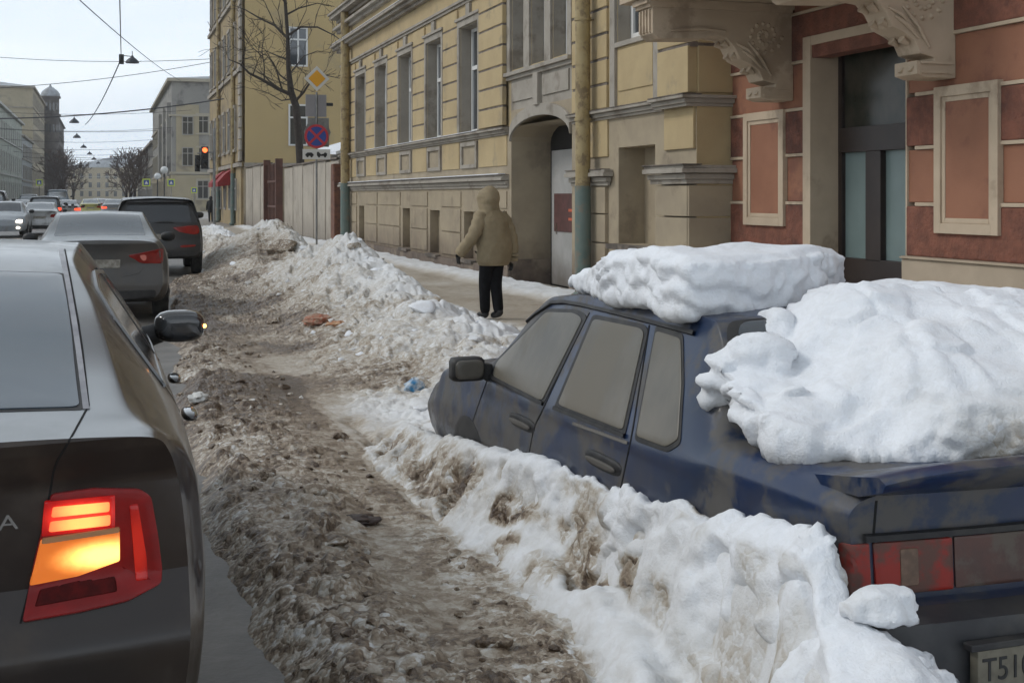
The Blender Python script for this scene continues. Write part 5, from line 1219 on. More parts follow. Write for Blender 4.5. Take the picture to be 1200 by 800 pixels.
# ------------------------------------------------------------------ courtyard fence and gate
CON = mat('concrete_fence', (.42, .375, .31), (.36, .32, .265), .88, 1.2, dirt=(.30, .265, .22), dirt_amt=.3, bump=.004, bscale=30, low_dirt=((.22, .19, .155), .1, 1.2))
RUST = mat('rusty_red_gate', (.125, .055, .038), (.09, .042, .03), .8, 3, dirt=(.07, .035, .025), dirt_amt=.35)
def fence(name_loc, t0, t1, zt, label, n):
    f = empty('concrete_fence', (7.3, (t0 + t1) / 2, 0), label, 'fence', 'concrete fences of the courtyard'); w = (t1 - t0) / n
    for i in range(n):
        a = t0 + i * w; b = MB(); z = zt + (.05 if i % 2 else 0)
        b.box(7.3, 7.42, a + .02, a + w - .02, -.1, z); b.build('fence_panel', CON, f, None, .015)
        b = MB(); b.box(7.275, 7.44, a - .04, a + .018, -.1, z + .02); b.build('fence_post', CON, f, None, .01)
    b = MB()
    for i in range(n):
        a = t0 + i * w; b.box(7.24, 7.46, a + .05, a + w - .05, zt + .06, zt + .11)
    b.build('fence_cap', SOOT, f)
    return f
f1 = fence('', 41.2, 54.3, 2.86, 'long beige concrete fence between the drainpipe and the rusty gate', 5)
f2 = fence('', 59.4, 69.6, 3.15, 'short beige concrete fence between the rusty gate and the far yellow building', 3)
rs = MB().prism([(7.2, 41.2, 3.05), (7.2, 46.5, 3.25), (9.4, 46.5, 3.9), (9.4, 41.2, 3.7)], (0, 0, .1)).build('shed_roof', SNOWM, f1)
MB().box(7.9, 9.3, 41.4, 46.3, -.1, 3.2).build('shed', CON, f1)
pr = MB(); pr.box(7.12, 7.5, 41.1, 41.75, -.1, 2.7); pr.box(7.1, 7.52, 41.15, 41.6, 2.2, 2.75); pr.build('brick_stub', mat('broken_brick', (.2, .09, .055), (.12, .06, .045), .9, 6), f1, None, .03)
g = empty('rusty_gate', (7.25, 57, 0), 'rust-red metal gate leaf standing between the two concrete fences', 'gate')
b = MB(); b.box(7.2, 7.26, 55.0, 58.9, .05, 3.1)
for t in np.arange(55.05, 58.9, .48): b.box(7.16, 7.2, t, t + .12, .05, 3.14)
b.build('gate_leaf', RUST, g, None, .008)
MB().box(7.0, 7.3, 54.75, 54.98, -.1, 3.3).build('gate_post', RUST, g, None, .01); MB().box(7.0, 7.3, 58.92, 59.15, -.1, 3.35).build('gate_post', RUST, g, None, .01)
MB().box(7.14, 7.16, 55.1, 58.8, 1.2, 1.3).box(7.14, 7.16, 55.1, 58.8, 2.3, 2.4).build('gate_rail', RUST, g)

# ------------------------------------------------------------------ generic block
def bwin(par, plane, c, a0, a1, z0, z1, fm, casing=None):
    """window on plane 'x' (street face at x=c, facing -x or +x by sign) or 'y' (near end at y=c)"""
    b = MB(); p = MB(); w = .09
    if plane[0] == 'x':
        s = -1 if plane[1] == '-' else 1; X0, X1 = sorted((c, c + s * .05)); f0 = c + s * .05
        def bx(m, a, b_, z, zz, d0, d1): x0, x1 = sorted((c + s * d0, c + s * d1)); m.box(x0, x1, a, b_, z, zz)
    else:
        def bx(m, a, b_, z, zz, d0, d1): m.box(a, b_, c - d1, c - d0, z, zz)
    if casing:
        cm = MB(); bx(cm, a0 - .16, a1 + .16, z1, z1 + .18, 0, .14); bx(cm, a0 - .16, a0, z0, z1, 0, .10); bx(cm, a1, a1 + .16, z0, z1, 0, .10); bx(cm, a0 - .2, a1 + .2, z0 - .14, z0, 0, .16)
    bx(b, a0, a0 + w, z0, z1, .01, .07); bx(b, a1 - w, a1, z0, z1, .01, .07); bx(b, a0 + w, a1 - w, z1 - w, z1, .01, .07); bx(b, a0 + w, a1 - w, z0, z0 + w, .01, .07)
    m_ = (a0 + a1) / 2; bx(b, m_ - w / 2, m_ + w / 2, z0 + w, z1 - w, .01, .065); zt = z0 + (z1 - z0) * .68; bx(b, a0 + w, a1 - w, zt - w / 2, zt + w / 2, .012, .075)
    wn_ = b.build('window', fm, par)
    if casing: cm.build('casing', casing, wn_)
    bx(p, a0 + .01, a1 - .01, z0 + .01, z1 - .01, .005, .03); p.build('pane', GLS, wn_)
def rng(a, b, st):
    n = max(1, int((b - a) / st)); s = (b - a) / n; return [a + s * (i + .5) for i in range(n)]
WFD = mat('grey_window_frame', (.32, .31, .29), rough=.6); ROOF = mat('snowy_tin_roof', (.45, .48, .51), (.3, .32, .34), .6, .3)

# far yellow house with its blank end wall
FY = mat('ochre_render', (.52, .395, .195), (.47, .355, .18), .85, .25, dirt=(.40, .32, .19), dirt_amt=.3, dscale=.4)
FYD = mat('dull_ochre_facade', (.36, .275, .15), (.30, .23, .13), .88, .5, dirt=(.17, .14, .1), dirt_amt=.35, dscale=.8)
fy = empty('apartment_building', (7.3, 80, 0), 'tall ochre building with a plain end wall above the concrete fence', 'building')
MB().box(7.3, 22, 69.9, 91, 3.3, 21).build('end_wall', FY, fy)
MB().box(7.26, 22.04, 69.86, 91, -.1, 3.3).build('lower_wall', BEI, fy)
MB().box(7.10, 7.26, 70.3, 91.1, 3.6, 20.8).box(7.12, 7.26, 70.2, 91.1, -.1, 3.3).build('street_facade', FYD, fy)
b = MB()
for z in (3.3, 8.4, 12.6, 16.8, 20.8): b.box(6.95, 7.12, 69.8, 91.2, z, z + .22)
b.box(7.25, 22.1, 69.72, 69.88, 3.3, 3.5)
for i in range(28): b.box(7.0, 7.9 - .22 * (i % 2), 69.82, 69.9, 3.6 + i * .62, 4.15 + i * .62) if False else b.box(7.02, 7.12, 69.83, 70.9, 3.6 + i * .6, 4.12 + i * .6)
b.build('string_course', GRY, fy)
for t in rng(71.5, 90.5, 3.1):
    for z in (4.3, 8.9, 13.1, 17.2): bwin(fy, 'x-', 7.10, t - .6, t + .6, z, z + 2.3, WFD, GRY)
    bwin(fy, 'x-', 7.12, t - .6, t + .6, .9, 2.7, WFD)
for (x0, x1, z0, z1) in ((9.62, 10.66, 8.75, 10.9), (9.62, 10.66, 4.44, 6.7), (9.62, 10.66, 12.9, 15.1), (12.6, 13.5, 4.44, 6.7), (12.6, 13.5, 8.75, 10.9)): bwin(fy, 'y', 69.9, x0, x1, z0, z1, WFR)
MB().prism([(7, 69.9, 21), (22.3, 69.9, 21), (14.6, 69.9, 24)], (0, 21, 0)).build('roof', ROOF, fy)
drain(fy, 6.98, TL(273, 6.98), .13, 21, 3.0); drain(fy, 6.98, TL(256, 6.98), .13, 21, 3.0)
AWN = mat('red_awning', (.30, .02, .02), (.22, .018, .018), .7, 3)
for px_ in (266.5, 259):
    t = TL(px_, 6.9); b = MB(); b.prism([(7.08, t - 1.3, 3.25), (7.08, t - 1.3, 2.35), (6.25, t - 1.3, 2.25), (6.25, t - 1.3, 2.5), (6.7, t - 1.3, 3.0)], (0, 2.6, 0)); b.build('awning', AWN, fy)

def block(label, L0, L1, t0, t1, h, wm, roof_h=2.0, fl=3.6, st=3.6, z_first=1.2, ends=True, trim=GRY, ww=1.1, wh=2.0, side='-', frame=WFD, lowm=None, cls=True, cat='building', name='apartment_building', street=True, roofm=None, dorm=0):
    o = empty(name, ((L0 + L1) / 2, t0, 0), label, cat)
    MB().box(L0, L1, t0, t1, -.1, h).build('wall', wm, o)
    fx = L0 if side == '-' else L1; s = -1 if side == '-' else 1
    if lowm: MB().box(L0 - .05, L1 + .05, t0 - .05, t1 + .05, -.1, fl + .4).build('ground_floor', lowm, o)
    b = MB(); b.box(L0 - .5, L1 + .5, t0 - .5, t1 + .5, h, h + .35); b.box(L0 - .15, L1 + .15, t0 - .15, t1 + .15, fl + .5, fl + .75); b.box(L0 - .2, L1 + .2, t0 - .2, t1 + .2, h - fl - .2, h - fl)
    b.build('cornice', trim, o)
    z = z_first; nf = 0
    while z + wh < h - .3:
        if street:
            for t in rng(t0 + 1, t1 - 1, st): bwin(o, 'x' + side, fx + s * (.05 if (lowm and nf == 0) else 0), t - ww / 2, t + ww / 2, z, z + wh, frame, trim if cls else None)
        if ends:
            for x in rng(L0 + 1, L1 - 1, st): bwin(o, 'y', t0 - (.05 if (lowm and nf == 0) else 0), x - ww / 2, x + ww / 2, z, z + wh, frame, trim if cls else None)
        z += fl; nf += 1
    c = (L0 + L1) / 2
    r = MB().prism([(L0 - .5, t0 - .4, h + .36), (L1 + .5, t0 - .4, h + .36), (c + 1.5, t0 + 2.5, h + .36 + roof_h), (c - 1.5, t0 + 2.5, h + .36 + roof_h)], (0, t1 - t0 - 2, 0)).build('roof', roofm or ROOF, o)
    b = MB()
    for k in range(3): tt = t0 + (t1 - t0) * (.2 + .3 * k); b.box(c - .6, c + .5, tt, tt + 1.2, h + .5, h + roof_h + 1.5)
    b.build('chimney', mat('brick_chimney', (.2, .12, .09), (.15, .1, .08), .9, 2), r)
    return o
GRB = mat('grey_render', (.33, .315, .285), (.28, .27, .25), .85, .3, dirt=(.14, .135, .13), dirt_amt=.3, dscale=.5)
CRB = mat('cream_render', (.42, .36, .25), (.37, .32, .22), .85, .3, dirt=(.26, .23, .18), dirt_amt=.3, dscale=.5)
# grey corner house beyond the crossing
gc = block('grey four-storey corner house with cream window bays behind the traffic light', 7.4, 24, 148.6, 205, 14.6, GRB, .7, 3.7, 3.9, 1.4, wh=2.1, ww=1.25, cls=True, trim=mat('pale_stone_trim', (.42, .38, .3), rough=.85), lowm=CRB)
b = MB()
for x in (9.15, 13.05, 16.9): b.box(x - 1.25, x + 1.25, 148.48, 148.6, 4.4, 12.0)
b.build('cream_bay', CRB, gc)
for x in (9.15, 13.05, 16.9):
    for z in (5.1, 8.6 - .0): bwin(gc, 'y', 148.46, x - .62, x + .62, z, z + 2.1, WFD)
b = MB(); b.tube([(14.5, 153, 15), (14.5, 153, 20.5)], .07, 6)
for z in (18, 18.8, 19.6): b.box(13.9, 15.1, 152.97, 153.03, z, z + .05)
b.build('antenna', BLK, gc)
for q in (150, 160, 172): MB().box(6.95, 7.4, q, q + 2.8, 4, 12.3).build('bay_window', GRB, gc)
block('low dark-roofed house far down the street right of the dark trees', 7.6, 20, 208, 300, 10.0, GRB, 1.6, 3.3, 4.5, 1.2, wh=1.7, cls=False, roofm=mat('brown_roof', (.14, .09, .07), rough=.8))
GRN = mat('pale_green_render', (.46, .49, .43), (.40, .43, .38), .85, .3, dirt=(.2, .21, .19), dirt_amt=.3, dscale=.5)
block('pale grey-green house with white window casings at the far left edge', -26, -14, 150, 250, 14.6, GRN, 1.4, 4.4, 5.0, 1.4, side='+', trim=mat('pale_trim', (.5, .5, .47), rough=.8), wh=2.5, ww=1.5)
block('narrow pale house with a projecting upper bay on the left side of the street', -26, -14.0, 251, 287, 12.6, mat('bluish_render', (.42, .44, .44), (.36, .38, .38), .85, .3), 1.2, 3.9, 4.6, 1.2, side='+', wh=2.2, ww=1.4)
block('tall cream house rising above the left row with a bare end wall', -34, -14.0, 288, 345, 24.5, CRB, 1.2, 4.0, 5.2, 1.2, side='+', wh=2.2, ww=1.4, ends=False)
# dark tower house
DRK = mat('dark_brown_stone', (.095, .08, .072), (.07, .06, .055), .9, .4, dirt=(.13, .115, .10), dirt_amt=.35, dscale=.5)
tw = block('dark brown house with a domed corner turret on the left', -30, -11.9, 350, 440, 23.5, DRK, .8, 4.2, 5.0, 1.4, side='+', wh=2.5, ww=1.6, trim=DRK, ends=True, frame=WFD)
b = MB(); cxT, cyT = -12.7, 348.0
b.tube([(cxT, cyT, 0), (cxT, cyT, 27.0)], 2.2, 14)
for z in (9.0, 16, 22.2, 26.7): b.tube([(cxT, cyT, z), (cxT, cyT, z + .5)], 2.6, 14)
b.build('turret', DRK, tw, 40)
b = MB()
b.tube([(cxT, cyT, 27.2), (cxT, cyT, 27.8), (cxT, cyT, 28.6), (cxT, cyT, 29.3), (cxT, cyT, 29.7), (cxT, cyT, 30.4)], [2.4, 2.35, 1.9, 1.0, .4, .08], 16); b.build('dome', mat('snowy_dome', (.35, .38, .41), (.2, .21, .22), .6, .6), tw, 50)
for k in range(7):
    a = math.radians(200 + k * 24)
    for z in (11, 18, 23.5): x, y = cxT + 2.05 * math.cos(a), cyT + 2.05 * math.sin(a); MB().box(x - .22, x + .22, y - .22, y + .22, z, z + 2.0).build('turret_window', GLS, tw)
PNK = mat('faded_pink_render', (.30, .21, .17), (.26, .185, .15), .85, .3, dirt=(.2, .15, .13), dirt_amt=.3, dscale=.5)
block('faded pink house low behind the dark turret house', -28, -14.0, 472, 580, 17.5, PNK, 2.2, 4.0, 6, 1.2, side='+', wh=2.2, ww=1.6, cls=False)
eb = block('pale cream house closing the far end of the street', -16, 24, 640, 665, 15.2, mat('pale_end_render', (.50, .43, .30), (.45, .39, .27), .85, .2), 4.5, 4.2, 3.6, 1.6, wh=2.5, ww=1.5, cls=False, street=False, trim=mat('pale_trim', (.5, .5, .47)))
bk = block('long pale blue-grey roofline rising behind the cream house at the end of the street', -10, 40, 760, 800, 19.5, mat('bluish_render', (.33, .34, .34)), 6, 4.2, 6, 1.6, wh=2.5, ww=1.5, cls=False, street=False)

# ------------------------------------------------------------------ trees
BARK = mat('wet_bark', (.035, .027, .022), (.055, .045, .036), .9, 8, bump=.01, bscale=20)
def grow(mb, p, d, r, l, n, rr, spread=.5, twig=.012, up=.12, depth=0):
    pts = [Vector(p)]; rs = [r]; cur = Vector(p); dd = Vector(d).normalized(); k = 4
    for i in range(k):
        dd = (dd + Vector((rr.gauss(0, .10), rr.gauss(0, .10), rr.gauss(0, .08) + up * .25))).normalized(); cur = cur + dd * l / k; pts.append(cur.copy()); rs.append(max(twig, r * (1 - .35 * (i + 1) / k)))
    mb.tube(pts, rs, 7 if r > .04 else 4, cap=False)
    if n <= 0: return
    m = 2 if r > .08 else rr.choice((2, 3))
    for i in range(m):
        a = rr.uniform(0, 6.28); s = rr.uniform(spread * .6, spread * 1.3); ax = dd.orthogonal().normalized(); ax.rotate(Matrix.Rotation(a, 3, dd)); nd = (dd + ax * s).normalized()
        grow(mb, cur, nd, rs[-1] * rr.uniform(.6, .85), l * rr.uniform(.62, .86), n - 1, rr, spread, twig, up, depth + 1)
    if n > 1:
        for i in range(rr.choice((1, 2, 2))):
            q = rr.choice(pts[1:-1]); a = rr.uniform(0, 6.28); ax = dd.orthogonal().normalized(); ax.rotate(Matrix.Rotation(a, 3, dd))
            grow(mb, q, (dd * .5 + ax).normalized(), rs[-1] * .45, l * .6, n - 2, rr, spread, twig, up, depth + 1)
def bare_tree(loc, label, h_trunk, branches, r0, seed, n=5, grp=None, twig=.014):
    t = empty('bare_tree', loc, label, 'tree', grp); rr = random.Random(seed)
    b = MB(); x, y, z = loc; pts = [(x, y, z - .2), (x - .05, y, z + h_trunk * .4), (x + .05, y, z + h_trunk * .75), (x - .12, y, z + h_trunk)]
    b.tube(pts, [r0 * 1.15, r0, r0 * .9, r0 * .8], 12); b.build('trunk', BARK, t, 60)
    c = MB()
    for (f, d, r, l, nn) in branches:
        k = f * (len(pts) - 1); i = min(int(k), len(pts) - 2); u = k - i; p = Vector(pts[i]).lerp(Vector(pts[i + 1]), u); grow(c, p, d, r, l, nn, rr, .55, twig, .2)
    c.build('crown', BARK, t); return t
def street_tree():
    D = 56.5; base = at(352, 230, D); rr = random.Random(11)
    t = empty('bare_tree', (base.x, base.y, 0), 'bare street tree rising from behind the concrete fence', 'tree')
    tr = [(353, 262), (352, 190), (350, 160), (347, 125), (341, 108), (338, 80), (337, 40), (334, 0), (336, -60), (332, -120)]
    pts = [at(x, y, D) for x, y in tr]; rs = [.22, .18, .17, .165, .15, .105, .085, .07, .05, .03]
    MB().tube([Vector((p.x, p.y, p.z)) for p in pts], rs, 12).build('trunk', BARK, t, 60)
    c = MB()
    def limb(px_, r, dy, n=3):
        P = [at(x, y, D + dy * i) for i, (x, y) in enumerate(px_)]; R = [max(.014, r * .8 * (1 - .8 * i / (len(P) - 1))) for i in range(len(P))]; c.tube(P, R, 7, cap=False)
        for i in range(1, len(P)):
            for q in range((1, 2, 1)[i % 3] if i < len(P) - 1 else 2):
                d = (P[i] - P[i - 1]).normalized(); ax = Vector((rr.gauss(0, 1), rr.gauss(0, 1), rr.gauss(.25, .8))).normalized(); k = P[i - 1].lerp(P[i], rr.uniform(.3, 1.0)); grow(c, k, (d * .7 + ax).normalized(), R[i] * .55, rr.uniform(.7, 1.2), n - 1, rr, .55, .009, .05)
    limb([(343, 112), (325, 104), (306, 93), (292, 86), (281, 75), (268, 70)], .12, -.25)
    limb([(341, 98), (328, 88), (318, 72), (310, 62)], .06, .3)
    limb([(345, 120), (356, 108), (364, 96), (380, 88), (398, 92)], .085, -.3)
    limb([(338, 70), (326, 66), (312, 60), (290, 62)], .055, .3)
    limb([(337, 45), (322, 30), (305, 22), (288, 12), (272, 6)], .08, .25)
    limb([(337, 42), (352, 32), (372, 32), (392, 42), (405, 52)], .075, -.3)
    limb([(335, 18), (350, 10), (372, 4), (392, 8)], .06, .3)
    limb([(336, 5), (320, -15), (300, -30), (280, -36)], .07, -.3)
    limb([(337, 90), (345, 80), (356, 66), (372, 60), (388, 62)], .05, .35)
    limb([(343, 116), (330, 118), (316, 110), (296, 104)], .045, .4)
    limb([(335, -20), (352, -40), (370, -60)], .06, .2); limb([(334, -50), (318, -80), (300, -95)], .05, .2)
    c.build('crown', BARK, t)
street_tree()
TWM = mat('brown_twigs', (.075, .05, .04), (.10, .07, .055), .9, 1)
def far_tree(x, y, h, seed, label, w=1.0):
    t = empty('bare_tree', (x, y, 0), label, 'tree', 'bare brown trees far down the street'); rr = random.Random(seed)
    MB().tube([(x, y, -.1), (x, y, h * .3)], [.3, .22], 8).build('trunk', BARK, t)
    c = MB()
    for k in range(5): a = rr.uniform(0, 6.3); grow(c, (x, y, h * (.2 + .03 * k)), (math.cos(a) * .5 * w, math.sin(a) * .5 * w, 1), .14, h * .32, 4, rr, .6 * w, .045, .15)
    c.build('crown', TWM, t)
lab = ['bare brown tree in front of the dark turret house, nearest one', 'bare brown tree in front of the dark turret house, second one', 'bare brown tree low in front of the pink house', 'bare brown tree beside the low house at the right', 'bare brown tree left of the low house, farther off', 'wide bare brown tree before the cream end house']
for i, (px_, D, h) in enumerate(((66, 250, 8.5), (76, 265, 9.5), (86, 330, 9), (153, 215, 7.8), (148, 260, 8.2), (158, 225, 8.6))):
    p = at(px_, 230, D); far_tree(p.x, p.y, h, 40 + i, lab[i], .9)

# ------------------------------------------------------------------ signs on a post
MET = mat('galvanised_steel', (.25, .25, .24), (.19, .19, .185), .5, 6, metal=.5)
sp0 = at(371, 185, 38.0); SX, SY = sp0.x, sp0.y
ps = empty('sign_post', (SX, SY, .1), 'steel post with a yellow diamond, a no-stopping disc and a tow plate', 'sign post')
def face(pt): return pt
def cyl_y(mb, x, y, z, r, d, n=32): mb.prism([(x + r * math.cos(2 * math.pi * k / n), y, z + r * math.sin(2 * math.pi * k / n)) for k in range(n)], (0, d, 0))
MB().tube([(SX, SY, .05), (SX, SY, ZD(108, 38))], .03, 10).build('post', MET, ps, 50)
SW = mat('sign_white', (.62, .61, .58), rough=.5); SYE = mat('sign_yellow', (.75, .36, .02), rough=.5); SBL = mat('sign_blue', (.025, .06, .28), rough=.5); SRE = mat('sign_red', (.48, .035, .05), rough=.5); SBK = mat('sign_black', (.02, .02, .02), rough=.6)
def Zs(y): return ZD(y, 38.0)
def diamond(mb, z, r, y0, d): mb.prism([(SX - r, y0, z), (SX, y0, z - r), (SX + r, y0, z), (SX, y0, z + r)], (0, d, 0))
m = MB(); diamond(m, Zs(92.5), .375, SY - .06, .02); ds = m.build('priority_sign', SW, ps, None, .004)
m = MB(); diamond(m, Zs(92.5), .255, SY - .068, .006); m.build('yellow_field', SYE, ds)
m = MB(); cyl_y(m, SX - .01, SY - .06, Zs(160), .355, .02); ns = m.build('no_stopping_sign', SRE, ps)
m = MB(); cyl_y(m, SX - .01, SY - .067, Zs(160), .285, .006); m.build('blue_field', SBL, ns)
m = MB()
for a in (math.pi / 4, -math.pi / 4):
    c, s = math.cos(a), math.sin(a); zc = Zs(160); pts = [(-.29, -.035), (.29, -.035), (.29, .035), (-.29, .035)]
    yy_ = SY - .073 - (.003 if a > 0 else 0); m.prism([(SX - .01 + p * c - q * s, yy_, zc + p * s + q * c) for p, q in pts], (0, .004, 0))
m.build('red_cross', SRE, ns)
pz = Zs(181); tp2 = MB().box(SX - .42, SX + .40, SY - .06, SY - .04, pz - .15, pz + .15).build('tow_plate', SW, ps, None, .004)
m = MB()
def pl2(pts): m.prism([(SX + a, SY - .066, pz + b) for a, b in pts], (0, .005, 0))
pl2([(-.34, -.05), (-.10, -.05), (-.10, .0), (-.16, .05), (-.28, .05), (-.34, .0)]); pl2([(.0, -.05), (.30, -.05), (.30, .03), (.24, .06), (.20, .02), (.12, .0), (.04, .08), (.0, .06)])
for a in (-.28, -.16, .06, .24): cyl_y(m, SX + a, SY - .066, pz - .06, .035, .005, 12)
m.build('tow_pictogram', SBK, tp2)
MB().box(SX - .02, SX + .30, SY + .03, SY + .06, Zs(137), Zs(111)).box(SX - .32, SX + .02, SY + .032, SY + .058, Zs(137), Zs(111)).build('sign_back', mat('grey_sign_back', (.27, .26, .27), rough=.6), ps)
m = MB(); cyl_y(m, SX + .03, SY + .03, Zs(155), .40, .02, 8); m.box(SX - .26, SX + .38, SY + .05, SY + .08, Zs(172), Zs(138)); m.build('sign_back', MET, ps)
MB().tube([(SX, SY + .1, Zs(140)), (SX, SY + .1, Zs(124)), (SX + .06, SY + .1, Zs(122)), (SX + .5, SY + .1, Zs(122))], .05, 8).build('sign_bracket', BLK, ps, 50)

# traffic lights
TL0 = at(251, 230, 66.0); tx, ty = TL0.x, TL0.y
tf = empty('traffic_light', (tx, ty, 0), 'traffic light glowing red at the corner of the ochre building', 'traffic light')
MB().tube([(tx, ty, 0), (tx, ty, 5.2)], .07, 10).build('pole', MET, tf, 50)
def head(cx_, zt, w, h_, lit, dy=0):
    b = MB().box(cx_ - w / 2, cx_ + w / 2, ty - .15 + dy, ty + .1 + dy, zt - h_, zt); hd = b.build('signal_head', BLK, tf, None, .02)
    for k in range(3):
        z = zt - h_ * (k + .5) / 3; m = MB(); cyl_y(m, cx_, ty - .17 + dy, z, w * .36, .03, 16)
        m.build('lens', mat('red_signal_lit', (1, .2, .05), emit=(1, .13, .035), estr=3.5) if (lit and k == 0) else mat('dark_lens', (.03, .025, .02), rough=.2), hd)
        v = MB(); v.tube([(cx_, ty - .36 + dy, z + .02), (cx_, ty - .16 + dy, z + .02)], w * .40, 14, cap=False); v.build('visor', BLK, hd, 50)
zt = ZD(172, 66); head(at(239.5, 180, 66).x, zt, .36, 1.15, True); head(at(231, 190, 66).x, ZD(182, 66), .26, .85, False, .1)
MB().tube([(tx, ty, zt - .3), (at(239.5, 180, 66).x, ty, zt - .3), (at(231, 180, 66).x, ty + .1, zt - .35)], .035, 8).build('arm', MET, tf)
# small crossing signs: yellow-green border round a blue square
YG = mat('yellow_green_border', (.50, .60, .06), rough=.5, emit=None)
for i, (px_, py_, D, lb) in enumerate(((46, 214, 150, 'yellow-green edged crossing sign beside the pale house on the left'), (171.5, 214, 120, 'yellow-green edged crossing sign above the crossover roof'), (200.5, 214, 128, 'yellow-green edged crossing sign before the cream corner of the grey house'), (227.5, 223, 132, 'small green-edged crossing sign near the traffic light'))):
    p = at(px_, py_, D); s = .36 if i < 3 else .3
    o = empty('crossing_sign', (p.x, p.y, 0), lb, 'road sign', 'crossing signs'); MB().tube([(p.x, p.y + .05, 0), (p.x, p.y + .05, p.z)], .05, 8).build('post', MET, o)
    f_ = MB().box(p.x - s, p.x + s, p.y - .03, p.y, p.z - s, p.z + s).build('sign_plate', YG, o)
    MB().box(p.x - s * .68, p.x + s * .68, p.y - .04, p.y - .031, p.z - s * .68, p.z + s * .68).build('blue_square', SBL, f_)
    MB().prism([(p.x - s * .45, p.y - .05, p.z - s * .4), (p.x + s * .45, p.y - .05, p.z - s * .4), (p.x, p.y - .05, p.z + s * .48)], (0, .008, 0)).build('white_triangle', SW, f_)
# round globe lamps by the far pavement
for i, (px_, py_, D) in enumerate(((184.5, 209, 124), (192.5, 202, 110))):
    p = at(px_, py_, D); o = empty('street_lamp', (p.x, p.y, 0), ('globe lamp on a thin post before the grey corner house, lower and farther one', 'globe lamp on a thin post before the grey corner house, higher and nearer one')[i], 'street lamp', 'globe lamps')
    MB().tube([(p.x, p.y, 0), (p.x, p.y, p.z)], .06, 8).build('post', BLK, o); blob2 = ell((p.x, p.y, p.z + .2), (.32, .32, .32)); mesh_obj('globe', blob2[0], blob2[1], mat('milky_globe', (.6, .62, .62), rough=.3), o, 180)

# ------------------------------------------------------------------ wires and lamps hung over the street
WIRE = mat('dark_cable', (.05, .05, .055), rough=.6)
def sag(a, b, s, n=14): a, b = Vector(a), Vector(b); return [a.lerp(b, i / n) - Vector((0, 0, 4 * s * (i / n) * (1 - i / n))) for i in range(n + 1)]
def wire(a, b, s, r, label, grp='cables strung across the street'): o = MB().tube(sag(a, b, s), r, 6).build('cable', WIRE); tag(o, label, 'cable', grp); return o
def line_px3(x0, y0, D0, x1, y1, D1): return at(x0, y0, D0), at(x1, y1, D1)
W = [((-14, 62, 11.5), (7.2, 60, 12.2), .5), ]
a, b2 = at(-60, 62, 95), at(252, 69, 92); wire(a, b2, .4, .022, 'thin cable crossing the sky above the hung lamp level')
a, b2 = at(-60, 106, 80), at(252, 72, 88); wire(a, b2, .35, .022, 'thin cable slanting up to the right below the first hung lamp')
a, b2 = at(-60, 139, 62), at(262, 116, 62); wire(a, b2, .3, .034, 'thick dark cable crossing the sky over the domed turret')
a, b2 = at(-20, 150, 140), at(185, 153, 150); wire(a, b2, .3, .028, 'faint cable above the far end of the street')
a, b2 = at(80, 184, 190), at(190, 183, 190); wire(a, b2, .3, .035, 'faint cable low over the far end of the street')
a, b2 = at(60, -30, 40), at(212, 95, 120); wire(a, b2, .3, .02, 'faint cable slanting down to the grey corner house')
hl = [(155, 71, 58, .26), (87, 142, 107, .26), (90, 160, 135, .26), (98, 172, 165, .26), (105, 180, 190, .26), (110, 186, 215, .26), (115, 191, 240, .26)]
hp_ = at(142, 69, 58)
names = ['nearest and largest', 'second nearest', 'third nearest', 'fourth nearest', 'fifth nearest', 'sixth nearest', 'smallest and farthest']
HD = mat('dark_lamp_hood', (.03, .035, .045), (.05, .055, .065), .5, 6)
for i, (px_, py_, D, r) in enumerate(hl):
    p = at(px_, py_, D); o = empty('hanging_lamp', p, 'dark lamp hood hung on a cable over the street, %s one' % names[i], 'street lamp', 'lamps hung over the street')
    k = 1.0 if i == 0 else 1.35
    MB().tube([p + Vector((0, 0, -.12 * k)), p + Vector((0, 0, -.05 * k)), p + Vector((0, 0, .06 * k)), p + Vector((0, 0, .14 * k)), p + Vector((0, 0, .22 * k))], [.30 * k, .29 * k, .19 * k, .08 * k, .04 * k], 16).build('lamp_hood', HD, o, 50)
    MB().tube([p + Vector((0, 0, .2 * k)), p + Vector((0, 0, .42 * k))], .02, 6).build('hanger', WIRE, o)
    top = p + Vector((0, 0, .42 * k))
    if i > 0: wire((-14, p.y, top.z + .5), (7.3, p.y, top.z + .55), .55, .018 * max(1, D / 120), 'cable carrying a hung lamp over the street, the %s one' % names[i])
MB().tube([hp_, hl and at(155, 68, 58)], .02, 6)
o = MB().tube([hp_ + Vector((0, 0, .15)), at(155, 66.5, 58)], .02, 6).build('cable', WIRE); tag(o, 'short cable between the cable clamp and the nearest hung lamp', 'cable', 'cables strung across the street')
o = MB().box(hp_.x - .1, hp_.x + .12, hp_.y - .05, hp_.y + .05, hp_.z - .25, hp_.z + .2).build('cable_clamp', BLK, None, None, .02); tag(o, 'dark clamp joining the overhead cables beside the nearest hung lamp', 'clamp')
o = MB().tube(sag(at(139, -60, 30), hp_, .05), .018, 6).build('cable', WIRE); tag(o, 'near vertical looking cable running overhead to the clamp', 'cable', 'cables strung across the street')
o = MB().tube(sag(hp_, at(100, 146, 107), .4), .03, 6).build('cable', WIRE); tag(o, 'lengthwise cable from the clamp down to the far lamps', 'cable', 'cables strung across the street')

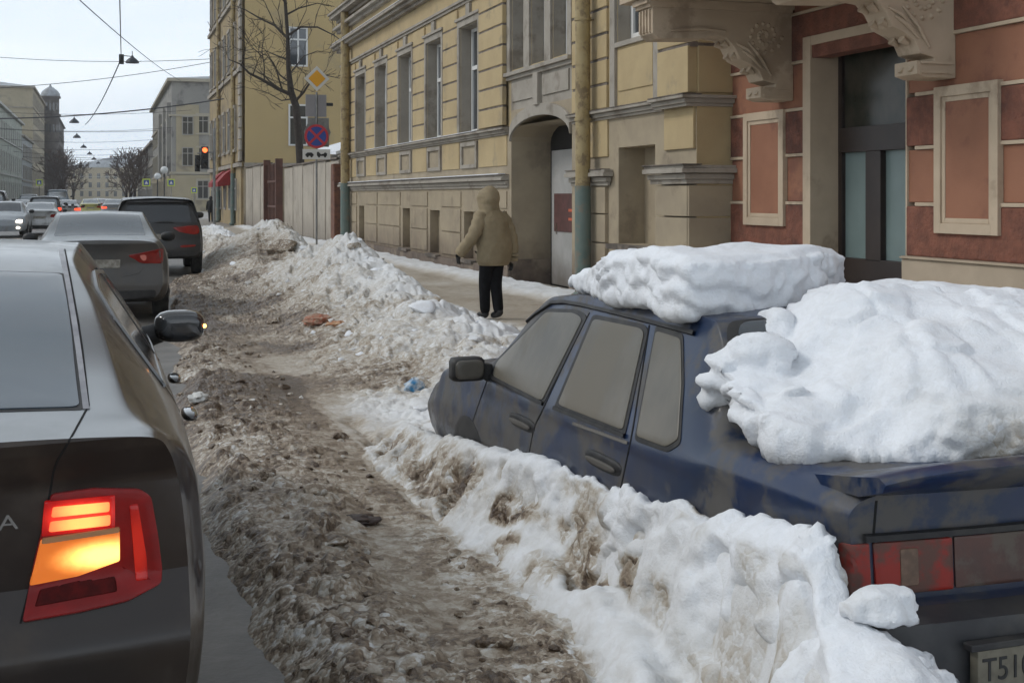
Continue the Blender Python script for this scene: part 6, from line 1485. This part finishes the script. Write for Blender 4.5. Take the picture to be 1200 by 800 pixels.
# ------------------------------------------------------------------ traffic far down the street
def carpaint(n, c): return mat(n, c, tuple(x * .85 for x in c), .3, 1, dirt=(.16, .15, .135), dirt_amt=.35, coat=.4, up=((.42, .46, .49), .6, .8, .98))
WHP = carpaint('white_car_paint', (.55, .56, .56)); SIP = carpaint('silver_car_paint', (.26, .28, .30)); YEP = carpaint('yellow_cab_paint', (.50, .47, .16)); REP = carpaint('red_car_paint', (.22, .03, .025)); DKP = carpaint('dark_car_paint', (.03, .03, .033))
def place_car(px_c, D, w, Lg, H, m, kind, label, on, rz=0):
    p = at(px_c, 230, D); return gen_car('passing_car', label, (p.x, p.y, 0), w, Lg, H, m, FGL, kind, 'traffic far down the street', on, far=True, rz=rz)[0]
place_car(46, 56, .86, 4.4, 1.45, WHP, 'sedan', 'white sedan with red tail lamps left of the grey sedan', False)
place_car(52, 70, .9, 4.5, 1.72, DKP, 'suv', 'dark hatchback with a glowing brake bar behind the white sedan', True)
place_car(21, 78, .88, 4.4, 1.5, SIP, 'sedan', 'silver car between the headlights and the white sedan', False)
tx1 = place_car(78, 82, .88, 4.4, 1.48, WHP, 'sedan', 'white taxi with a chequered stripe behind the grey sedan roof', True)
place_car(106, 100, .88, 4.4, 1.5, YEP, 'sedan', 'yellow taxi in the middle of the distant traffic', False)
place_car(122, 112, .88, 4.4, 1.5, REP, 'sedan', 'red car right of the yellow taxi', True)
place_car(133, 94, .88, 4.4, 1.5, SIP, 'sedan', 'pale car just left of the black crossover', True)
place_car(33, 118, .92, 4.8, 1.9, SIP, 'suv', 'grey van under the crossing sign on the left', False)
place_car(67, 112, 1.0, 5.2, 2.3, mat('pale_blue_van', (.22, .26, .29), (.19, .22, .25), .4), 'suv', 'pale blue tall van in front of the dark trees', False)
place_car(115, 150, .88, 4.4, 1.5, DKP, 'sedan', 'dark small car at the far end of the traffic', False)
# chequers on the white taxi flank and tail
cb = MB(); tp3 = tx1.location
for k in range(7):
    for j in range(2):
        if (k + j) % 2 == 0: cb.box(tp3.x - .62 + k * .18, tp3.x - .44 + k * .18, tp3.y - .02, tp3.y + .0, .97 + j * .12, 1.09 + j * .12)
cb.build('chequer_stripe', SBK, tx1)
# oncoming car with headlights at the left edge
pc = at(4, 230, 52)
HL = mat('headlight_glow', (1, .95, .85), emit=(1, .88, .72), estr=6)
# car turned to face us: build it with its nose at -y by rotating the whole thing
oc, sk_, V_, F_ = gen_car('oncoming_car', 'oncoming car with bright headlights at the left edge of the street', (0, 0, 0), .9, 4.4, 1.5, SIP, FGL, 'sedan', None, False, far=True)
for sx in (-1, 1):
    panel('headlight', sk_, [(sx * .45, .62), (sx * .70, .60), (sx * .70, .72), (sx * .48, .72)], 'F', .03, HL, oc)
    panel('fog_lamp', sk_, [(sx * .48, .38), (sx * .62, .38), (sx * .62, .46), (sx * .48, .46)], 'F', .03, HL, oc)
panel('windscreen', sk_, [(-.62, 3.3), (.62, 3.3), (.54, 2.68), (-.54, 2.68)], 'T', .006, GLS, oc)
oc.location = (pc.x, pc.y + 4.4, 0); oc.rotation_euler[2] = math.pi
pc2 = at(-6, 222, 70); oc2 = gen_car('parked_car', 'black car parked at the far left kerb, only its tail in view', (pc2.x - .3, pc2.y, 0), .95, 4.7, 2.05, DKP, FGL, 'suv', None, False, far=True)[0]

# ------------------------------------------------------------------ people
def skin_fig(name, joints, edges, radii, m, parent=None, sub=2, root=0):
    """continuous skin over a joint graph (local space of parent), baked to a mesh"""
    me = bpy.data.meshes.new(name); me.from_pydata(joints, edges, []); o = bpy.data.objects.new(name, me); COL.objects.link(o)
    sk = o.modifiers.new('s', 'SKIN'); sk.use_smooth_shade = True
    lay = me.skin_vertices[0] if len(me.skin_vertices) else None
    if lay is None:
        bm = bmesh.new(); bm.from_mesh(me); bm.verts.layers.skin.verify(); bm.to_mesh(me); bm.free(); lay = me.skin_vertices[0]
    for i, r in enumerate(radii): lay.data[i].radius = (r, r) if isinstance(r, (int, float)) else r
    lay.data[root].use_root = True
    sb = o.modifiers.new('u', 'SUBSURF'); sb.levels = sub; sb.render_levels = sub
    dg = bpy.context.evaluated_depsgraph_get(); dg.update(); nm = bpy.data.meshes.new_from_object(o.evaluated_get(dg)); o.modifiers.clear(); o.data = nm
    nm.materials.clear(); nm.materials.append(m); nm.polygons.foreach_set('use_smooth', [True] * len(nm.polygons)); o.parent = parent; return o
SKINM = mat('skin_tone', (.42, .26, .19), rough=.6); TROU = mat('black_trousers', (.007, .007, .008), (.011, .011, .013), .95, 14, spec=.2); BOOT = mat('black_boots', (.012, .011, .011), rough=.5)
JACK = mat('olive_khaki_jacket', (.29, .23, .14), (.23, .18, .105), .8, 4, bump=.03, bscale=5); FURH = mat('fur_hood_edge', (.09, .07, .05), (.05, .04, .03), .95, 30, bump=.02, bscale=50)
def ring_loft(name, secs, m, parent, n=28, noise=.0, seed=1):
    """secs: (cx, cy, z, rx, ry)"""
    zs = [s[2] for s in secs]; V = []; F = []; K = 5; P = []
    for i in range(len(secs) - 1):
        for k in range(K): u = k / K; P.append([secs[i][j] * (1 - u) + secs[i + 1][j] * u for j in range(5)])
    P.append(list(secs[-1]))
    P = np.array(P); Q = P.copy()
    for _ in range(2): Q[1:-1] = (Q[:-2] + 2 * Q[1:-1] + Q[2:]) / 4
    for (cx_, cy_, z, rx, ry) in Q:
        for k in range(n): a = 2 * math.pi * k / n; c, s = math.cos(a), math.sin(a); V.append((cx_ + rx * abs(c) ** .85 * (1 if c > 0 else -1), cy_ + ry * abs(s) ** .85 * (1 if s > 0 else -1), z))
    V = np.array(V)
    if noise:
        cen = np.repeat(Q[:, :2], n, 0); d = V[:, :2] - cen; f = 1 + noise * fb3(V * np.array([5, 5, 9.]), seed, 3); V[:, :2] = cen + d * f[:, None]
    for i in range(len(Q) - 1):
        for k in range(n): F.append([i * n + k, i * n + (k + 1) % n, (i + 1) * n + (k + 1) % n, (i + 1) * n + k])
    F.append(list(range(n))[::-1]); F.append([(len(Q) - 1) * n + k for k in range(n)])
    return mesh_obj(name, V, F, m, parent, 70, local=True)
P0 = at(577, 372, 16.8)
gz = ghz(P0.x, P0.y)
per = empty('person', (P0.x, P0.y, gz), 'person in an olive hooded jacket and black trousers walking away on the pavement', 'person', None, math.radians(24))
per.scale = (.92, .92, .96)
# local frame: +y is the way the person walks, feet at z=0
S_ = 1.0
J = [(0, 0, .95), (0, .0, 1.12), (0, .01, 1.38), (0, .06, 1.50), (0, .09, 1.58), (0, .10, 1.70),
     (-.095, .0, .88), (-.08, .08, .50), (-.05, .10, .10), (-.05, .20, .05),
     (.095, .0, .88), (.06, .0, .50), (.045, -.09, .11), (.045, .0, .06),
     (-.17, .04, 1.42), (-.33, .02, 1.14), (-.42, .15, .95), (-.44, .19, .90),
     (.17, .04, 1.42), (.29, -.06, 1.14), (.30, -.09, .90), (.30, -.09, .82)]
E = [(0, 1), (1, 2), (2, 3), (3, 4), (4, 5), (0, 6), (6, 7), (7, 8), (8, 9), (0, 10), (10, 11), (11, 12), (12, 13), (2, 14), (14, 15), (15, 16), (16, 17), (2, 18), (18, 19), (19, 20), (20, 21)]
R = [.13, .13, .11, .06, .075, .07, .09, .066, .045, .035, .095, .066, .045, .035, .045, .04, .035, .03, .045, .04, .035, .03]
skin_fig('body', J, E, R, SKINM, per)
Jt = [(0, .0, .93), (-.095, .0, .84), (-.08, .08, .50), (-.05, .10, .055), (.095, .0, .84), (.06, .0, .50), (.045, -.09, .07)]
skin_fig('trousers', Jt, [(0, 1), (1, 2), (2, 3), (0, 4), (4, 5), (5, 6)], [.15, .120, .092, .076, .120, .092, .076], TROU, per)
for (x, y, z) in ((-.05, .14, .0), (.045, -.06, .02)):
    Jb = [(x, y - .06, .13 + z), (x, y - .05, .055 + z * 1.6), (x, y + .06, .05 + z * .6), (x + .01, y + .14, .04)]; skin_fig('boot', Jb, [(0, 1), (1, 2), (2, 3)], [.056, .056, .052, .042], BOOT, per)
jk = ring_loft('jacket', [(.01, -.02, .74, .215, .175), (.01, -.02, .80, .262, .21), (.005, -.02, 1.0, .262, .215), (0, -.02, 1.2, .250, .205), (-.005, .01, 1.36, .25, .185), (-.01, .05, 1.46, .205, .155), (-.01, .09, 1.53, .12, .12), (-.01, .10, 1.56, .08, .08)], JACK, per, noise=.13)
for (s, pts) in ((-1, [(-.17, .04, 1.43), (-.27, .0, 1.29), (-.35, .02, 1.12), (-.43, .16, .95), (-.45, .20, .89)]), (1, [(.17, .04, 1.43), (.265, -.02, 1.28), (.30, -.08, 1.08), (.305, -.10, .87), (.30, -.09, .79)])):
    b = MB(); P = [Vector(p) for p in pts]; Q = []
    for i in range(len(P) - 1):
        for k in range(6): Q.append(P[i].lerp(P[i + 1], k / 6))
    Q.append(P[-1])
    for _ in range(3): Q = [Q[0]] + [(Q[i - 1] + Q[i] * 2 + Q[i + 1]) / 4 for i in range(1, len(Q) - 1)] + [Q[-1]]
    rr = [(.108 - .036 * i / len(Q)) * (1 + .07 * math.sin(i * 1.7 + s) + .04 * math.sin(i * 3.1)) for i in range(len(Q))]; rr[-1] *= .8; rr[0] *= .8
    b.tube(Q, rr, 16); b.build('sleeve', JACK, per, 80, local=True)
    hnd = Vector(pts[-1]) + Vector((0, .015, -.03)); hb = [tuple(hnd + Vector((0, 0, .03))), tuple(hnd + Vector((0, .01, -.035)))]; hj = [0.034, .03]; he = [(0, 1)]
    for q in range(4):
        base = hnd + Vector((0, -.025 + q * .018, -.05)); n0 = len(hb); hb += [tuple(base), tuple(base + Vector((-s * .012, .008, -.035))), tuple(base + Vector((-s * .03, .012, -.055 + .004 * q)))]; hj += [.012, .011, .009]; he += [(1, n0), (n0, n0 + 1), (n0 + 1, n0 + 2)]
    n0 = len(hb); hb += [tuple(hnd + Vector((-s * .02, .04, -.015))), tuple(hnd + Vector((-s * .03, .055, -.045)))]; hj += [.013, .010]; he += [(0, n0), (n0, n0 + 1)]
    skin_fig('glove', hb, he, hj, BOOT, per, 1)
ring_loft('hood', [(-.01, .03, 1.44, .185, .135), (-.01, .05, 1.50, .150, .125), (-.01, .08, 1.57, .140, .145), (-.01, .085, 1.66, .150, .165), (-.01, .075, 1.74, .128, .145), (-.01, .05, 1.80, .075, .085), (-.01, .04, 1.825, .03, .03)], JACK, per, noise=.16, seed=6)

def small_person(px_, py_, D, label, col, hgt=1.72, grp=None):
    p = at(px_, py_, D); z0 = p.z; o = empty('person', (p.x, p.y, z0), label, 'person', grp); k = hgt / 1.75
    Jp = [(0, 0, .95 * k), (0, 0, 1.2 * k), (0, 0, 1.42 * k), (0, .01, 1.52 * k), (0, .02, 1.64 * k), (-.09, 0, .85 * k), (-.09, .06, .48 * k), (-.08, .05, .06 * k), (-.08, .16, .04 * k), (.09, 0, .85 * k), (.08, -.02, .48 * k), (.08, -.10, .06 * k), (.08, .0, .04 * k), (-.19, 0, 1.4 * k), (-.25, .02, 1.1 * k), (-.25, .08, .85 * k), (.19, 0, 1.4 * k), (.25, 0, 1.1 * k), (.25, .06, .85 * k)]
    Ep = [(0, 1), (1, 2), (2, 3), (3, 4), (0, 5), (5, 6), (6, 7), (7, 8), (0, 9), (9, 10), (10, 11), (11, 12), (2, 13), (13, 14), (14, 15), (2, 16), (16, 17), (17, 18)]
    skin_fig('body', Jp, Ep, [.15, .16, .15, .06, .095, .10, .07, .05, .04, .10, .07, .05, .04, .08, .055, .045, .08, .055, .045], col, o, 1)
    ring_loft('coat', [(0, 0, .72 * k, .20, .15), (0, 0, 1.0 * k, .21, .16), (0, 0, 1.35 * k, .21, .15), (0, 0, 1.48 * k, .10, .10)], col, o, 14)
    e_ = ell((0, .02, 1.66 * k), (.11, .12, .13), 0, ICO2); mesh_obj('hat', e_[0], e_[1], col, o, 180, local=True)
small_person(247, 262, 82, 'dark-clad person standing on the far pavement by the ochre building', mat('dark_coat', (.02, .02, .022), rough=.85))

# ------------------------------------------------------------------ litter on the snow
def on_snow(px_, py_):
    Ds = np.arange(3, 40, .02); P = [at(px_, py_, D) for D in Ds]; z = ghv([p.x for p in P], [p.y for p in P])
    for i, p in enumerate(P):
        if p.z <= z[i]: return p, Ds[i]
    return at(px_, py_, 10), 10
def crumple(name, px_, py_, w, m, label, cat, seed, flat=.5, parts=()):
    p, D = on_snow(px_, py_); s = w * D / FPX / 2
    v = ICO3[0].copy(); v = v + v * (.40 * (1 - np.abs(fb3(v * 1.6 + seed, seed, 3)) * 2.5) + .45 * fb3(v * 3.6 + seed, seed + 2, 3))[:, None]; v = v * np.array([s, s * .7, s * flat]); o = mesh_obj(name, v + np.array([p.x, p.y, p.z + s * flat * .35]), ICO3[1], m, None, 25); tag(o, label, cat); return o, p, s
BLU = mat('blue_packaging', (.02, .20, .42), (.5, .55, .58), .4, 14)
crumple('litter', 486, 456, 19, BLU, 'crumpled blue and white packet lying in the snow by the buried car bonnet', 'litter', 2, .9)
crumple('litter', 232, 468, 18, mat('white_litter', (.6, .6, .57), rough=.6), 'small white lump of litter on the brown slush by the dark car mirror', 'litter', 9, .6)
crumple('mud_clod', 423, 612, 34, mat('wet_dark_mud', (.03, .018, .013), (.05, .03, .022), .45, 20), 'dark wet clod of mud in the middle of the slush ridge', 'clod', 12, .35)
ORM = mat('orange_rag', (.34, .12, .07), (.42, .30, .22), .8, 22)
crumple('rag', 372, 378, 27, ORM, 'torn orange rag half frozen in the dirty snow', 'rag', 5, .45); crumple('rag', 394, 382, 20, mat('peach_rag', (.5, .33, .2), (.45, .2, .1), .8, 12), 'peach coloured scrap beside the orange rag in the dirty snow', 'rag', 6, .4)
for i, (px_, py_, w, sd_, lb) in enumerate(((415, 290, 22, 3, 'dirty ice boulder on top of the roadside mound'), (324, 376, 26, 5, 'brown ice boulder at the foot of the mound left of the orange rag'), (493, 362, 40, 8, 'large flat white snow block on the bank left of the walker'), (330, 292, 40, 11, 'brown dirty snow boulder behind the mound'))):
    p, D = on_snow(px_, py_); s = w * D / FPX / 2; v, f = chunk_mesh(s, sd_, .55); o = mesh_obj('snow_boulder', v + np.array([p.x, p.y, p.z + s * .1]), f, SNOW, None, 40); set_attr(o, np.full(len(v), (.42, .72, .04, .62)[i])); tag(o, lb, 'snow boulder', 'lone blocks of frozen snow')

# ------------------------------------------------------------------ air
hz = MB().box(-420, 420, -70, 850, -1.2, 60).build('haze', None)
hz.data.materials.clear()
hm = bpy.data.materials.new('street_air'); hm.use_nodes = True; hn = hm.node_tree; hn.nodes.clear()
pv = hn.nodes.new('ShaderNodeVolumePrincipled'); pv.inputs['Color'].default_value = (.97, .985, 1, 1); pv.inputs['Density'].default_value = .0004; pv.inputs['Anisotropy'].default_value = .2
ho = hn.nodes.new('ShaderNodeOutputMaterial'); hn.links.new(pv.outputs[0], ho.inputs['Volume']); hz.data.materials.append(hm); tag(hz, kind='stuff', label='thin pale winter air filling the street')
